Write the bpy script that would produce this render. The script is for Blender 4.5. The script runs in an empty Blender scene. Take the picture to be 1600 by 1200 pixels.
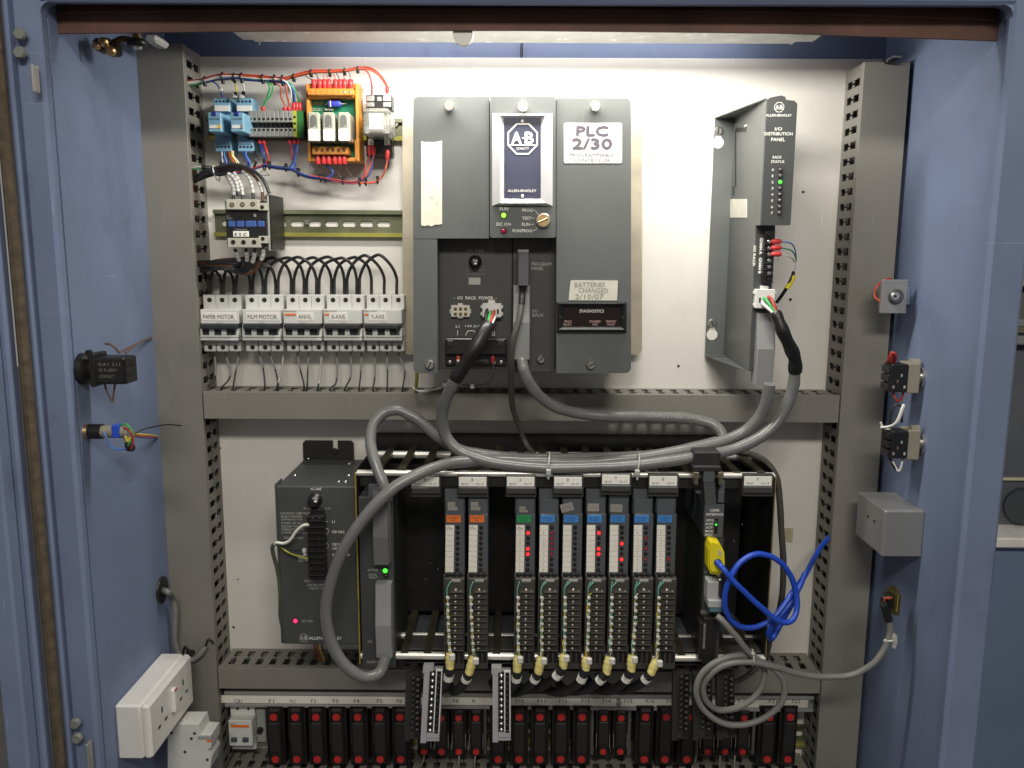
import bpy, math, random
from mathutils import Vector, Matrix
random.seed(7)
R = math.radians
sc = bpy.context.scene
col = sc.collection
# ---------------------------------------------------------------- camera
F = 1300.0; CAMY = -1.3
PITCH, ROLL, YAW = R(9.1), R(0.30), R(0.35)
CM = Matrix.Rotation(YAW, 3, 'Z') @ Matrix.Rotation(R(90) - PITCH, 3, 'X') @ Matrix.Rotation(ROLL, 3, 'Z')
CP = Vector((0, CAMY, 0))
cd = bpy.data.cameras.new('camera'); cam = bpy.data.objects.new('camera', cd); col.objects.link(cam)
cam.matrix_world = Matrix.Translation(CP) @ CM.to_4x4()
cd.sensor_width = 36; cd.lens = F / 1600 * 36; cd.clip_start = .05; cd.clip_end = 60
sc.camera = cam
# ---------------------------------------------------------------- world, lights, exposure
w = bpy.data.worlds.new('World'); sc.world = w; w.use_nodes = True
w.node_tree.nodes['Background'].inputs[0].default_value = (1, .965, .91, 1)
w.node_tree.nodes['Background'].inputs[1].default_value = .25
sc.view_settings.view_transform = 'Standard'; sc.view_settings.look = 'None'
sc.view_settings.exposure = 0; sc.view_settings.gamma = 1
def area(name, loc, rot, sx, sy, e, c):
    l = bpy.data.lights.new(name, 'AREA'); l.shape = 'RECTANGLE'; l.size = sx; l.size_y = sy; l.energy = e; l.color = c
    o = bpy.data.objects.new(name, l); col.objects.link(o); o.location = loc; o.rotation_euler = rot
    return o
area('room_ceiling_lamp', (.1, -2.1, 1.05), (R(60), 0, 0), 1.0, .2, 25, (1, .95, .86))
# ---------------------------------------------------------------- pixel of the photograph -> point on a plane
def ray(px, py): return CM @ Vector((px - 800, 600 - py, -F))
def P3(px, py, Y):
    d = ray(px, py); t = (Y - CAMY) / d.y
    return Vector((d.x * t, Y, d.z * t))
def q(px, py, Y): p = P3(px, py, Y); return p.x, p.z
def onwall(px, py, X):
    d = ray(px, py); t = X / d.x
    return CAMY + d.y * t, d.z * t          # Y, Z
# ---------------------------------------------------------------- materials
MC = {}
def mat(name, c, rough=.5, metal=0, var=.08, scale=30, bump=.0, emit=0, ecol=None, trans=0, spec=.5, coat=0, wear=0):
    if name in MC: return MC[name]
    m = bpy.data.materials.new(name); m.use_nodes = True; nt = m.node_tree; b = nt.nodes['Principled BSDF']
    b.inputs['Roughness'].default_value = rough; b.inputs['Metallic'].default_value = metal
    b.inputs['Specular IOR Level'].default_value = spec
    if coat: b.inputs['Coat Weight'].default_value = coat
    if trans: b.inputs['Transmission Weight'].default_value = trans
    tc = nt.nodes.new('ShaderNodeTexCoord')
    n = nt.nodes.new('ShaderNodeTexNoise'); n.inputs['Scale'].default_value = scale; n.inputs['Detail'].default_value = 5
    nt.links.new(tc.outputs['Object'], n.inputs['Vector'])
    r = nt.nodes.new('ShaderNodeMapRange'); r.inputs[1].default_value = .3; r.inputs[2].default_value = .7
    r.inputs[3].default_value = 1 - var; r.inputs[4].default_value = 1 + var
    nt.links.new(n.outputs['Fac'], r.inputs[0])
    x = nt.nodes.new('ShaderNodeVectorMath'); x.operation = 'SCALE'; x.inputs[0].default_value = c
    nt.links.new(r.outputs[0], x.inputs['Scale']); last = x.outputs[0]
    if wear:                                          # grubby patches and fine vertical or level scratches
        for sc_, lo, hi, to, st in (((7, 7, 5), .56, .74, 1 - .28 * wear, 1), ((260, 260, 9), .70, .76, 1 + .5 * wear, 2), ((6, 6, 190), .715, .77, 1 + .4 * wear, 3)):
            mp = nt.nodes.new('ShaderNodeMapping'); mp.inputs['Scale'].default_value = sc_; mp.inputs['Location'].default_value = (st, st * 2, st * 3); mp.inputs['Rotation'].default_value = (.03 * st, .05 * st, 0)
            nt.links.new(tc.outputs['Object'], mp.inputs['Vector'])
            nn = nt.nodes.new('ShaderNodeTexNoise'); nn.inputs['Scale'].default_value = 1; nn.inputs['Detail'].default_value = 8 if st == 1 else 2; nn.inputs['Roughness'].default_value = .68
            nt.links.new(mp.outputs[0], nn.inputs['Vector'])
            rr_ = nt.nodes.new('ShaderNodeMapRange'); rr_.inputs[1].default_value = lo; rr_.inputs[2].default_value = hi; rr_.inputs[3].default_value = 1; rr_.inputs[4].default_value = to
            nt.links.new(nn.outputs['Fac'], rr_.inputs[0])
            vm = nt.nodes.new('ShaderNodeVectorMath'); vm.operation = 'SCALE'; nt.links.new(last, vm.inputs[0]); nt.links.new(rr_.outputs[0], vm.inputs['Scale']); last = vm.outputs[0]
    nt.links.new(last, b.inputs['Base Color'])
    r2 = nt.nodes.new('ShaderNodeMapRange'); r2.inputs[3].default_value = max(.03, rough - .08); r2.inputs[4].default_value = min(1, rough + .08)
    nt.links.new(n.outputs['Fac'], r2.inputs[0]); nt.links.new(r2.outputs[0], b.inputs['Roughness'])
    if bump:
        n2 = nt.nodes.new('ShaderNodeTexNoise'); n2.inputs['Scale'].default_value = 900; n2.inputs['Detail'].default_value = 2
        nt.links.new(tc.outputs['Object'], n2.inputs['Vector'])
        bp = nt.nodes.new('ShaderNodeBump'); bp.inputs['Strength'].default_value = bump; bp.inputs['Distance'].default_value = .0006
        nt.links.new(n2.outputs['Fac'], bp.inputs['Height']); nt.links.new(bp.outputs[0], b.inputs['Normal'])
    if emit:
        b.inputs['Emission Color'].default_value = (*(ecol or c), 1); b.inputs['Emission Strength'].default_value = emit
    MC[name] = m; return m
BLUE = mat('blue_paint', (.18, .222, .345), .55, var=.07, scale=9, bump=.25, spec=.3, wear=.9)
DUCT = mat('duct_grey', (.225, .215, .19), .5, var=.05, scale=8, bump=.15, wear=.5)
WHITE = mat('panel_white', (.74, .71, .66), .45, var=.04, scale=6, bump=.1, wear=.35)
DARK = mat('unit_grey', (.112, .120, .118), .45, var=.06, scale=14, bump=.3, wear=.6)
MODG = mat('module_grey', (.085, .092, .104), .5, var=.06, scale=20, bump=.2)
RECESS = mat('recess_grey', (.062, .062, .058), .5, var=.06, scale=20, bump=.2)
BLACK = mat('black_plastic', (.012, .012, .012), .38, var=.1)
BLKM = mat('black_metal', (.016, .015, .013), .45, var=.15, scale=20)
CHAS = mat('chassis_black', (.010, .0095, .010), .5, var=.3, scale=40)
FUSEM = mat('fuse_black', (.014, .0115, .01), .4, var=.2, scale=40)
GOLDZ = mat('yellow_zinc', (.46, .41, .32), .55, .5, var=.25, scale=14)
ROD = mat('rod_steel', (.86, .84, .78), .33, .55, var=.06, scale=30)
ARM = mat('arm_brown_black', (.058, .054, .048), .45, var=.15)
SUPG = mat('supply_grey', (.064, .068, .065), .48, var=.08, scale=14, bump=.3, wear=.7)
CONT = mat('contactor_cream', (.48, .46, .38), .5)
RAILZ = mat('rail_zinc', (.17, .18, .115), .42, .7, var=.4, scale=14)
GOLDE = mat('yellow_zinc_edge', (.75, .55, .12), .35, .7, var=.2, scale=60)
STEEL = mat('steel', (.62, .61, .58), .3, 1, var=.1, scale=60)
BRIGHT = mat('bright_rod', (.85, .83, .78), .28, 1, var=.06, scale=30)
ALU = mat('aluminium', (.55, .55, .54), .42, .85, var=.08, scale=12)
OLIVE = mat('olive_strap', (.10, .085, .055), .4, .6, var=.2, scale=30)
BROWN = mat('brown_baffle', (.105, .047, .033), .7, var=.45, scale=12, bump=.6, wear=1)
FOAM = mat('gasket_foam', (.10, .075, .048), .9, var=.3, scale=90, bump=.8)
CREAM = mat('cream_plastic', (.66, .64, .58), .45, var=.03)
BRK = mat('breaker_grey', (.68, .68, .65), .42, var=.03)
BRKD = mat('breaker_mid_grey', (.36, .36, .34), .45, var=.04)
LBL = mat('label_white', (.86, .84, .78), .6, var=.03)
TAPE = mat('masking_tape', (.78, .75, .62), .75, var=.06, scale=60, bump=.5)
TAPEO = mat('old_tape', (.60, .58, .50), .7, var=.08, scale=60, bump=.4)
TAG = mat('tag_cream', (.88, .84, .75), .6, var=.04)
ORNG = mat('orange_plastic', (.66, .27, .045), .45, var=.05)
ORLB = mat('orange_label', (.85, .19, .03), .5, var=.04)
GRLB = mat('green_label', (.02, .33, .09), .5, var=.04)
BLLB = mat('blue_label', (.05, .26, .68), .5, var=.04)
PCB = mat('green_board', (.01, .17, .09), .4, var=.1, scale=50)
RED = mat('red_crimp', (.62, .05, .05), .35, var=.1)
REDD = mat('red_dot', (.52, .022, .02), .6, var=.08)
LTBL = mat('relay_blue', (.22, .44, .60), .45, var=.04)
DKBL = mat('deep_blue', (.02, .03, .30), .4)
CONB = mat('contactor_blue', (.05, .11, .34), .4)
CAPB = mat('capacitor_blue', (.05, .07, .45), .25)
TERM = mat('terminal_grey', (.30, .30, .29), .5, var=.05)
YELL = mat('yellow_plastic', (.80, .68, .02), .4, var=.04)
YSLV = mat('yellow_sleeve', (.70, .60, .22), .55, var=.12, scale=80)
GRNP = mat('green_plastic', (.03, .16, .04), .5)
YG = mat('lime_plastic', (.42, .44, .05), .5)
CLEAR = mat('clear_cover', (.42, .42, .34), .15, var=.10, scale=120, coat=.5)
WINDOW = mat('smoke_window', (.16, .16, .15), .15)
CABLE = mat('cable_grey', (.165, .165, .162), .27, var=.08, scale=18, bump=.2)
CABLE2 = mat('cable_light_grey', (.20, .195, .185), .5, var=.06, scale=20)
CABLED = mat('cable_dark_grey', (.085, .08, .07), .5, var=.1)
HOOD = mat('hood_grey', (.27, .275, .275), .5, var=.05, scale=25, bump=.3)
HOOD2 = mat('hood_light_grey', (.42, .43, .43), .5, var=.05, scale=25)
WB = mat('wire_black', (.022, .022, .024), .4)
WBL = mat('wire_blue', (.025, .045, .22), .4); WRD = mat('wire_red', (.38, .035, .028), .4)
WOR = mat('wire_orange', (.48, .085, .035), .4)
WWH = mat('wire_white', (.75, .73, .68), .45); WGR = mat('wire_green', (.04, .35, .10), .4)
WYE = mat('wire_yellow', (.75, .62, .05), .4); WBR = mat('wire_brown', (.10, .045, .02), .4)
WLB = mat('wire_light_blue', (.08, .22, .60), .4); WTE = mat('wire_teal', (.20, .50, .42), .4)
BLUC = mat('cable_blue', (.015, .07, .50), .35)
SLV = mat('sleeve_white', (.56, .55, .52), .5, var=.04)
TIEW = mat('tie_white', (.62, .61, .56), .4)
PLAQ = mat('plaque_navy', (.055, .06, .105), .4, var=.05)
BEZ = mat('bezel_silver', (.66, .65, .66), .4, .25, var=.03)
PRT = mat('print_white', (.93, .92, .87), .6, var=0)
PRTD = mat('print_dark', (.05, .05, .06), .6, var=0)
PRTG = mat('print_grey', (.45, .44, .41), .6, var=0)
PRTF = mat('print_faint', (.20, .19, .17), .6, var=0)
PRTP = mat('print_pink', (.65, .42, .40), .6, var=0)
WINR = mat('diagnostic_window', (.016, .006, .006), .12)
LGRN = mat('led_green_lit', (.05, .6, .05), .3, emit=1.1, ecol=(.10, 1, .05))
LGR2 = mat('led_lime_lit', (.4, .9, .1), .3, emit=1.1, ecol=(.38, .95, .06))
LRED = mat('led_red_lit', (.7, .02, .02), .3, emit=1.8, ecol=(1, .022, .022))
LRDD = mat('led_red_dim', (.25, .01, .02), .3, emit=.10, ecol=(1, .03, .05))
LOFF = mat('led_off', (.018, .008, .008), .22)
LPNK = mat('led_pink_lit', (.9, .05, .2), .3, emit=.9, ecol=(1, .04, .16))
AMBR = mat('amber_flag', (.8, .55, .05), .4)
SOCK = mat('socket_white', (.80, .78, .74), .3, var=.04, coat=.3, wear=.4)
LAMPM = mat('lamp_diffuser', (.9, .9, .85), .4, emit=1.1, ecol=(1, .97, .9))
BEIG = mat('beige_plastic', (.27, .25, .19), .5)
TEAL = mat('teal_plastic', (.10, .20, .24), .4)
COPR = mat('brass', (.62, .42, .22), .35, 1, var=.2)
BGD = mat('background_dark', (.12, .13, .15), .5, var=.3, scale=3)
BGM = mat('background_grey', (.40, .38, .34), .6, var=.2, scale=3)
BGC = mat('background_cream', (.62, .58, .42), .6, var=.1, scale=3)
BGB = mat('background_blue', (.16, .21, .33), .5, var=.1, scale=3)
# ---------------------------------------------------------------- mesh builder
def ortho(d):
    a = Vector((0, 0, 1)) if abs(d.z) < .9 else Vector((1, 0, 0))
    u = d.cross(a).normalized(); return u, d.cross(u).normalized()
def smooth_path(pts, n=6):
    P = [Vector(p) for p in pts]
    if len(P) == 2: return [P[0].lerp(P[1], i / n) for i in range(n + 1)]
    Q = [P[0] * 2 - P[1]] + P + [P[-1] * 2 - P[-2]]; out = []
    for i in range(1, len(Q) - 2):
        p0, p1, p2, p3 = Q[i - 1:i + 3]
        t1 = max((p1 - p0).length, 1e-6) ** .5; t2 = max((p2 - p1).length, 1e-6) ** .5; t3 = max((p3 - p2).length, 1e-6) ** .5
        m1 = ((p1 - p0) / t1 - (p2 - p0) / (t1 + t2) + (p2 - p1) / t2) * t2
        m2 = ((p2 - p1) / t2 - (p3 - p1) / (t2 + t3) + (p3 - p2) / t3) * t2
        for k in range(n):
            t = k / n; a, b = t * t, t * t * t
            out.append(p1 * (2 * b - 3 * a + 1) + m1 * (b - 2 * a + t) + p2 * (-2 * b + 3 * a) + m2 * (b - a))
    out.append(P[-1]); return out
class MB:
    def __init__(s): s.v = []; s.f = []; s.sm = []
    def add(s, vs, fs, smooth=False):
        o = len(s.v); s.v += [tuple(v) for v in vs]; s.f += [tuple(i + o for i in f) for f in fs]; s.sm += [smooth] * len(fs); return s
    def box(s, x0, x1, y0, y1, z0, z1, c=0):
        if x0 > x1: x0, x1 = x1, x0
        if y0 > y1: y0, y1 = y1, y0
        if z0 > z1: z0, z1 = z1, z0
        c = min(c, (x1 - x0) * .45, (y1 - y0) * .45, (z1 - z0) * .45)
        lo = (x0, y0, z0); hi = (x1, y1, z1)
        if c <= 0:
            vs = [((x0, x1)[i & 1], (y0, y1)[i >> 1 & 1], (z0, z1)[i >> 2]) for i in range(8)]
            return s.add(vs, [(0, 2, 3, 1), (4, 5, 7, 6), (0, 1, 5, 4), (2, 6, 7, 3), (0, 4, 6, 2), (1, 3, 7, 5)])
        vs = []; idx = {}
        for i in range(8):
            sg = (i & 1, i >> 1 & 1, i >> 2)
            for a in range(3):
                p = []
                for k in range(3):
                    e = hi[k] if sg[k] else lo[k]
                    if k != a: e += -c if sg[k] else c
                    p.append(e)
                idx[(i, a)] = len(vs); vs.append(p)
        fs = []
        for a in range(3):
            b, d = (a + 1) % 3, (a + 2) % 3
            for sd in (0, 1):
                ring = []
                for (ub, ud) in ((0, 0), (1, 0), (1, 1), (0, 1)):
                    i = sd << a | ub << b | ud << d; ring.append(idx[(i, a)])
                fs.append(ring if sd else ring[::-1])
        for a in range(3):
            b, d = (a + 1) % 3, (a + 2) % 3
            for ub in (0, 1):
                for ud in (0, 1):
                    i0 = ub << b | ud << d; i1 = i0 | 1 << a
                    r = [idx[(i0, b)], idx[(i1, b)], idx[(i1, d)], idx[(i0, d)]]
                    fs.append(r if (ub == ud) == False else r[::-1])
        for i in range(8):
            r = [idx[(i, 0)], idx[(i, 1)], idx[(i, 2)]]
            fs.append(r if bin(i).count('1') % 2 else r[::-1])
        return s.add(vs, fs)
    def px(s, a, b, c_, d, Yf, Yb, c=.0006):           # rectangle a,b..c_,d of the photo on plane Yf, running back to Yb
        mx, my = (a + c_) / 2, (b + d) / 2
        return s.box(q(a, my, Yf)[0], q(c_, my, Yf)[0], Yf, Yb, q(mx, d, Yf)[1], q(mx, b, Yf)[1], c)
    def prism(s, pts, y0, y1):                          # outline in X,Z pushed from y0 to y1
        n = len(pts)
        vs = [(x, y0, z) for x, z in pts] + [(x, y1, z) for x, z in pts]
        fs = [tuple(range(n)), tuple(range(2 * n - 1, n - 1, -1))] + [(i, i + n, (i + 1) % n + n, (i + 1) % n) for i in range(n)]
        return s.add(vs, fs)
    def cyl(s, c, ax, r, h, n=14, r2=None, cap=True):    # from c along ax for h
        c = Vector(c); d = Vector(ax).normalized(); u, w_ = ortho(d); r2 = r if r2 is None else r2
        vs = [c + (u * math.cos(t) + w_ * math.sin(t)) * rr + d * hh for rr, hh in ((r, 0), (r2, h)) for t in [2 * math.pi * k / n for k in range(n)]]
        s.add(vs, [(i, (i + 1) % n, (i + 1) % n + n, i + n) for i in range(n)], True)
        if cap:
            s.add([vs[i] for i in range(n)], [tuple(range(n))[::-1]]); s.add([vs[i + n] for i in range(n)], [tuple(range(n))])
        return s
    def lathe(s, c, ax, prof, n=16):                     # prof: (r, h) list
        c = Vector(c); d = Vector(ax).normalized(); u, w_ = ortho(d)
        vs = [c + (u * math.cos(2 * math.pi * k / n) + w_ * math.sin(2 * math.pi * k / n)) * rr + d * hh for rr, hh in prof for k in range(n)]
        m = len(prof)
        fs = [(j * n + i, j * n + (i + 1) % n, (j + 1) * n + (i + 1) % n, (j + 1) * n + i) for j in range(m - 1) for i in range(n)]
        s.add(vs, fs, True); s.add(vs[-n:], [tuple(range(n))]); s.add(vs[:n], [tuple(range(n))[::-1]])
        return s
    def tube(s, path, r, n=8):
        P = [Vector(p) for p in path]; m = len(P)
        rr = r if callable(r) else (lambda t: r)
        d = (P[1] - P[0]).normalized(); u, _ = ortho(d); vs = []
        for i in range(m):
            d = (P[min(i + 1, m - 1)] - P[max(i - 1, 0)])
            d = d.normalized() if d.length > 1e-9 else Vector((0, 0, 1))
            u = (u - d * u.dot(d)).normalized(); w_ = d.cross(u)
            k = rr(i / (m - 1))
            vs += [P[i] + (u * math.cos(2 * math.pi * j / n) + w_ * math.sin(2 * math.pi * j / n)) * k for j in range(n)]
        s.add(vs, [(i * n + j, i * n + (j + 1) % n, (i + 1) * n + (j + 1) % n, (i + 1) * n + j) for i in range(m - 1) for j in range(n)], True)
        s.add(vs[:n], [tuple(range(n))[::-1]]); s.add(vs[-n:], [tuple(range(n))]); return s
    def build(s, name, m, parent=None, kind=None):
        o0 = wloc(parent) if parent else Vector((0, 0, 0))
        if parent is None and s.v:
            c = [sum(v[k] for v in s.v) / len(s.v) for k in range(3)]; o0 = Vector(c)
        me = bpy.data.meshes.new(name)
        me.from_pydata([(v[0] - o0.x, v[1] - o0.y, v[2] - o0.z) for v in s.v], [], s.f)
        me.polygons.foreach_set('use_smooth', s.sm); me.materials.append(m)
        import bmesh
        bm = bmesh.new(); bm.from_mesh(me); bmesh.ops.recalc_face_normals(bm, faces=bm.faces); bm.to_mesh(me); bm.free()
        o = bpy.data.objects.new(name, me); col.objects.link(o)
        if parent: o.parent = parent
        else: o.location = o0
        if kind: o['kind'] = kind
        return o
def wloc(o):
    v = Vector((0, 0, 0))
    while o: v = v + o.location; o = o.parent
    return v
def tag(o, label, cat, group=None):
    o['label'] = label; o['category'] = cat
    if group: o['group'] = group
    return o
def thing(name, loc, label, cat, group=None):
    o = bpy.data.objects.new(name, None); col.objects.link(o); o.location = loc; o.empty_display_size = .02
    return tag(o, label, cat, group)
def copy_tree(o, parent=None):
    c = o.copy(); col.objects.link(c)
    if parent: c.parent = parent
    for ch in list(o.children): copy_tree(ch, c)
    return c
TXC = {}
def glyphs(s, bold=0, align='LEFT'):
    k = (s, bold, align)
    if k not in TXC:
        cu = bpy.data.curves.new('t', 'FONT'); cu.body = s; cu.resolution_u = 2; cu.align_x = align; cu.space_line = .9
        ob = bpy.data.objects.new('t', cu); me = bpy.data.meshes.new_from_object(ob)
        vs = [v.co.copy() for v in me.vertices]; fs = [tuple(p.vertices) for p in me.polygons]
        bpy.data.objects.remove(ob); bpy.data.meshes.remove(me); TXC[k] = (vs, fs)
    return TXC[k]
def txt_mb(mb, s, a, b, c, d, Y, bold=.0, rot=False, slant=0, align='LEFT'):
    vs, fs = glyphs(s, 0, align)
    if not vs: return mb
    if s == '1': c = a + (c - a) * .55; a, c = a + (c - a) * .25, c + (c - a) * .25
    x0 = min(v.x for v in vs); x1 = max(v.x for v in vs); y0 = min(v.y for v in vs); y1 = max(v.y for v in vs)
    mx, my = (a + c) / 2, (b + d) / 2
    X0, X1 = q(a, my, Y)[0], q(c, my, Y)[0]; Z0, Z1 = q(mx, d, Y)[1], q(mx, b, Y)[1]
    out = []
    for v in vs:
        u = (v.x - x0) / (x1 - x0); t = (v.y - y0) / max(1e-6, y1 - y0)
        if rot: out.append((X0 + (X1 - X0) * t, Y, Z1 + (Z0 - Z1) * u))
        else: out.append((X0 + (X1 - X0) * u, Y, Z0 + (Z1 - Z0) * (t + slant * (u - .5))))
    mb.add(out, fs)
    if bold > .004:                                    # heavier stroke: shifted prints a hair apart
        h = (Z1 - Z0) / (1 + s.count('\n')) * min(bold, .06)
        for k, (dx, dz) in enumerate(((-1, 0), (1, 0), (0, 1), (0, -1))): mb.add([(x + dx * h, y - .00004 * (k + 1), z + dz * h) for x, y, z in out], fs)
    return mb
def txt(s, a, b, c, d, Y, m, parent, bold=.0, rot=False, slant=0, name='lettering', align='LEFT'):
    return txt_mb(MB(), s, a, b, c, d, Y, bold, rot, slant, align).build(name, m, parent)
def octa(px, py, r, Y, k=.414):
    X, Z = q(px, py, Y); r = r * (Y - CAMY) / F
    return [(X + r * a, Z + r * b) for a, b in ((1, k), (k, 1), (-k, 1), (-1, k), (-1, -k), (-k, -1), (k, -1), (1, -k))]
def ring(outer, inner, Y, mb, t=.0004):
    n = len(outer); vs = [(x, Y, z) for x, z in outer] + [(x, Y, z) for x, z in inner]
    return mb.add(vs, [(i, (i + 1) % n, (i + 1) % n + n, i + n) for i in range(n)])
def pts(*a, Y=None):
    return [P3(p[0], p[1], p[2] if len(p) > 2 else Y) for p in a]
def cable_r(r, seed):
    a, b_ = 5 + seed % 3, 13 + seed % 5
    return lambda t: r * (1 + .025 * math.sin(a * t * 6.3 + seed) + .02 * math.sin(b_ * t * 6.3))
def wire(name, label, cat, path, r, m, group=None, n=8, seg=6, parent=None):
    sp = smooth_path(path, seg)
    if r > .0035 and len(sp) > 30:                     # a lived-in cable is never perfectly even
        rr_ = random.Random(len(sp)); jx = [rr_.uniform(-1, 1) for _ in range(len(sp) + 4)]
        sp = [p + Vector((0, 0, .0009 * (jx[i] + jx[i + 1] + jx[i + 2] + jx[i + 3]) / 4)) if 2 < i < len(sp) - 3 else p for i, p in enumerate(sp)]
        r = cable_r(r, len(sp))
    o = MB().tube(sp, r, n).build(name, m, parent)
    if parent is None: tag(o, label, cat, group)
    return o
def sub(path, a, b, seg=6):
    s = smooth_path(path, seg); n = len(s); i0, i1 = int(a * (n - 1)), max(int(a * (n - 1)) + 1, int(b * (n - 1)))
    return s[i0:i1 + 1]
def screw(parent, px, py, Y, r=.004, h=.002, m=None, name='screw', slot=True):
    p = P3(px, py, Y); mb = MB().lathe(p, (0, -1, 0), [(r, 0), (r, h * .6), (r * .8, h)], 14)
    o = mb.build(name, m or STEEL, parent)
    if slot:
        a = random.uniform(0, 3.1); dx, dz = math.cos(a) * r * .8, math.sin(a) * r * .8; t = r * .12
        nx, nz = -math.sin(a) * t, math.cos(a) * t
        s = MB().prism([(p.x - dx + nx, p.z - dz + nz), (p.x - dx - nx, p.z - dz - nz), (p.x + dx - nx, p.z + dz - nz), (p.x + dx + nx, p.z + dz + nz)], Y - h - .0002, Y - h + .0008)
        if o.parent and o.parent.parent: s.build('screw_slot', BLKM, o.parent)
        else: s.build('slot', BLKM, o)
    return o
# ================================================================ CABINET
def perforated(name, m, parent, length, rows, cols, holes, fn, th=.0016, off=0, pitch=.0219):
    """rows: breaks along one pitch; cols: breaks across; holes: set of (row, col) left open; fn(u, v) -> point"""
    vs = []; vi = {}; fs = []
    def V(u, v):
        k = (round(u, 5), round(v, 5))
        if k not in vi: vi[k] = len(vs); vs.append(tuple(fn(u, v)))
        return vi[k]
    n = int((length - off) / pitch)
    def quad(u0, u1, v0, v1): fs.append((V(u0, v0), V(u1, v0), V(u1, v1), V(u0, v1)))
    ends = []
    if off > 0:
        for j in range(len(cols) - 1): quad(0, off, cols[j], cols[j + 1])
    for k in range(n):
        for i in range(len(rows) - 1):
            for j in range(len(cols) - 1):
                if (i, j) in holes: continue
                quad(off + k * pitch + rows[i], off + k * pitch + rows[i + 1], cols[j], cols[j + 1])
    if off + n * pitch < length - 1e-4:
        for j in range(len(cols) - 1): quad(off + n * pitch, length, cols[j], cols[j + 1])
    o0 = wloc(parent); me = bpy.data.meshes.new(name)
    me.from_pydata([(v[0] - o0.x, v[1] - o0.y, v[2] - o0.z) for v in vs], [], fs); me.materials.append(m)
    o = bpy.data.objects.new(name, me); col.objects.link(o); o.parent = parent
    so = o.modifiers.new('thickness', 'SOLIDIFY'); so.thickness = th; so.offset = 0
    return o
SR = (0, .0055, .0094, .0118, .0160, .0219)
SC = (0, .008, .0265, .0325, .0535, .062)            # from the panel outward
SH = {(1, 1), (2, 1), (3, 1), (1, 3), (2, 3), (3, 3), (2, 2)}
def duct_v(label, X0, X1, Z0, Z1, inner, grp='grey slotted wiring ducts'):
    t = thing('wiring_duct', ((X0 + X1) / 2, 0, Z0), label, 'wiring duct', grp)
    MB().box(X0 - .0012, X1 + .0012, -.0715, -.0695, Z0, Z1, .0006).box(X0 - .0012, X0 + .0006, -.0696, -.062, Z0, Z1).box(X1 - .0006, X1 + .0012, -.0696, -.062, Z0, Z1).build('duct_cover', DUCT, t)
    for X in ((X0 + .002), (X1 - .002)):
        perforated('slotted_wall', DUCT, t, Z1 - Z0, SR, SC + (.0685,), SH, lambda u, v, X=X: (X, -v - .0008, Z1 - u), off=.012)
    MB().box(X0 + .0035, X1 - .0035, -.003, -.0012, Z0, Z1).build('duct_back', DUCT, t)
    return t
def duct_h(label, X0, X1, Z0, Z1, grp='grey slotted wiring ducts', off=.004):
    t = thing('wiring_duct', (X0, 0, (Z0 + Z1) / 2), label, 'wiring duct', grp)
    MB().box(X0, X1, -.0715, -.0695, Z0 - .0012, Z1 + .0012, .0006).box(X0, X1, -.0696, -.062, Z1 - .0006, Z1 + .0012).box(X0, X1, -.0696, -.062, Z0 - .0012, Z0 + .0006).build('duct_cover', DUCT, t)
    for Z in ((Z0 + .002), (Z1 - .002)):
        perforated('slotted_wall', DUCT, t, X1 - X0, SR, SC + (.0685,), SH, lambda u, v, Z=Z: (X0 + u, -v - .0008, Z), off=off)
    MB().box(X0, X1, -.003, -.0012, Z0 + .0035, Z1 - .0035).build('duct_back', DUCT, t)
    return t
WL, WR, YF = -.540, .557, -.30
ZT = .352
cab = thing('electrical_cabinet', (0, 0, -1.0), 'blue painted steel control cabinet standing open around the white mounting plate', 'cabinet')
MB().box(q(300, 300, 0)[0] - .03, .542, 0, .004, -1.0, q(800, 90, 0)[1], .001).build('mounting_plate', WHITE, cab)
MB().box(WL - .03, WR + .03, .03, .034, -1.0, ZT + .02).build('back_wall', BLUE, cab)
MB().box(WL - .003, WL, YF + .004, .03, -1.0, ZT).build('side_wall', BLUE, cab)
MB().box(WR, WR + .003, YF + .004, .03, -1.0, ZT).build('side_wall', BLUE, cab)
MB().box(WL, WR, YF + .004, .03, ZT, ZT + .003).build('roof', BLUE, cab)
ZL = q(800, 9, YF)[1]
xl = lambda px, Y=YF: q(px, 600, Y)[0]
# door frame: one upright on each side and the header
MB().box(xl(76), WL, YF - .014, YF + .004, -1.0, ZL + .10, .004).build('door_frame', BLUE, cab)
MB().box(WR - .0045, xl(1578), YF - .010, YF + .004, -1.0, ZL + .10, .0045).build('door_frame', BLUE, cab)
MB().box(WL, WR, YF - .012, YF + .004, ZL, ZL + .12, .004).build('door_frame', BLUE, cab)
for sx, X in ((1, WL), (-1, WR - .0045)):                                   # rounded corner fillets of the opening
    pp = [(X, ZL)]
    rr = .012
    pp += [(X + sx * (rr - rr * math.cos(a)), ZL - rr + rr * math.sin(a)) for a in [R(90) * k / 6 for k in range(7)]]
    if sx < 0: pp = pp[::-1]
    MB().prism(pp, YF - .0115, YF + .003).build('frame_corner', BLUE, cab)
MB().box(xl(1578), xl(1578) + .003, YF + .0, .06, -1.0, .6).build('outer_side', BLUE, cab)
zb = q(800, 50, YF + .03)[1]
bxs = [(WL, 53), (-.30, 49), (0, 48), (.3, 52), (WR, 64)]
bl = [(x, q(800 + x * 1220, y, YF + .026)[1]) for x, y in bxs]
MB().prism(bl + [(WR, ZT), (WL, ZT)], YF + .024, YF + .028).build('header_baffle', BROWN, cab)
MB().prism([(x, z + .020) for x, z in bl] + [(x, z + .023) for x, z in bl[::-1]], YF + .020, YF + .0245).build('baffle_fold', BROWN, cab)
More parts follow.
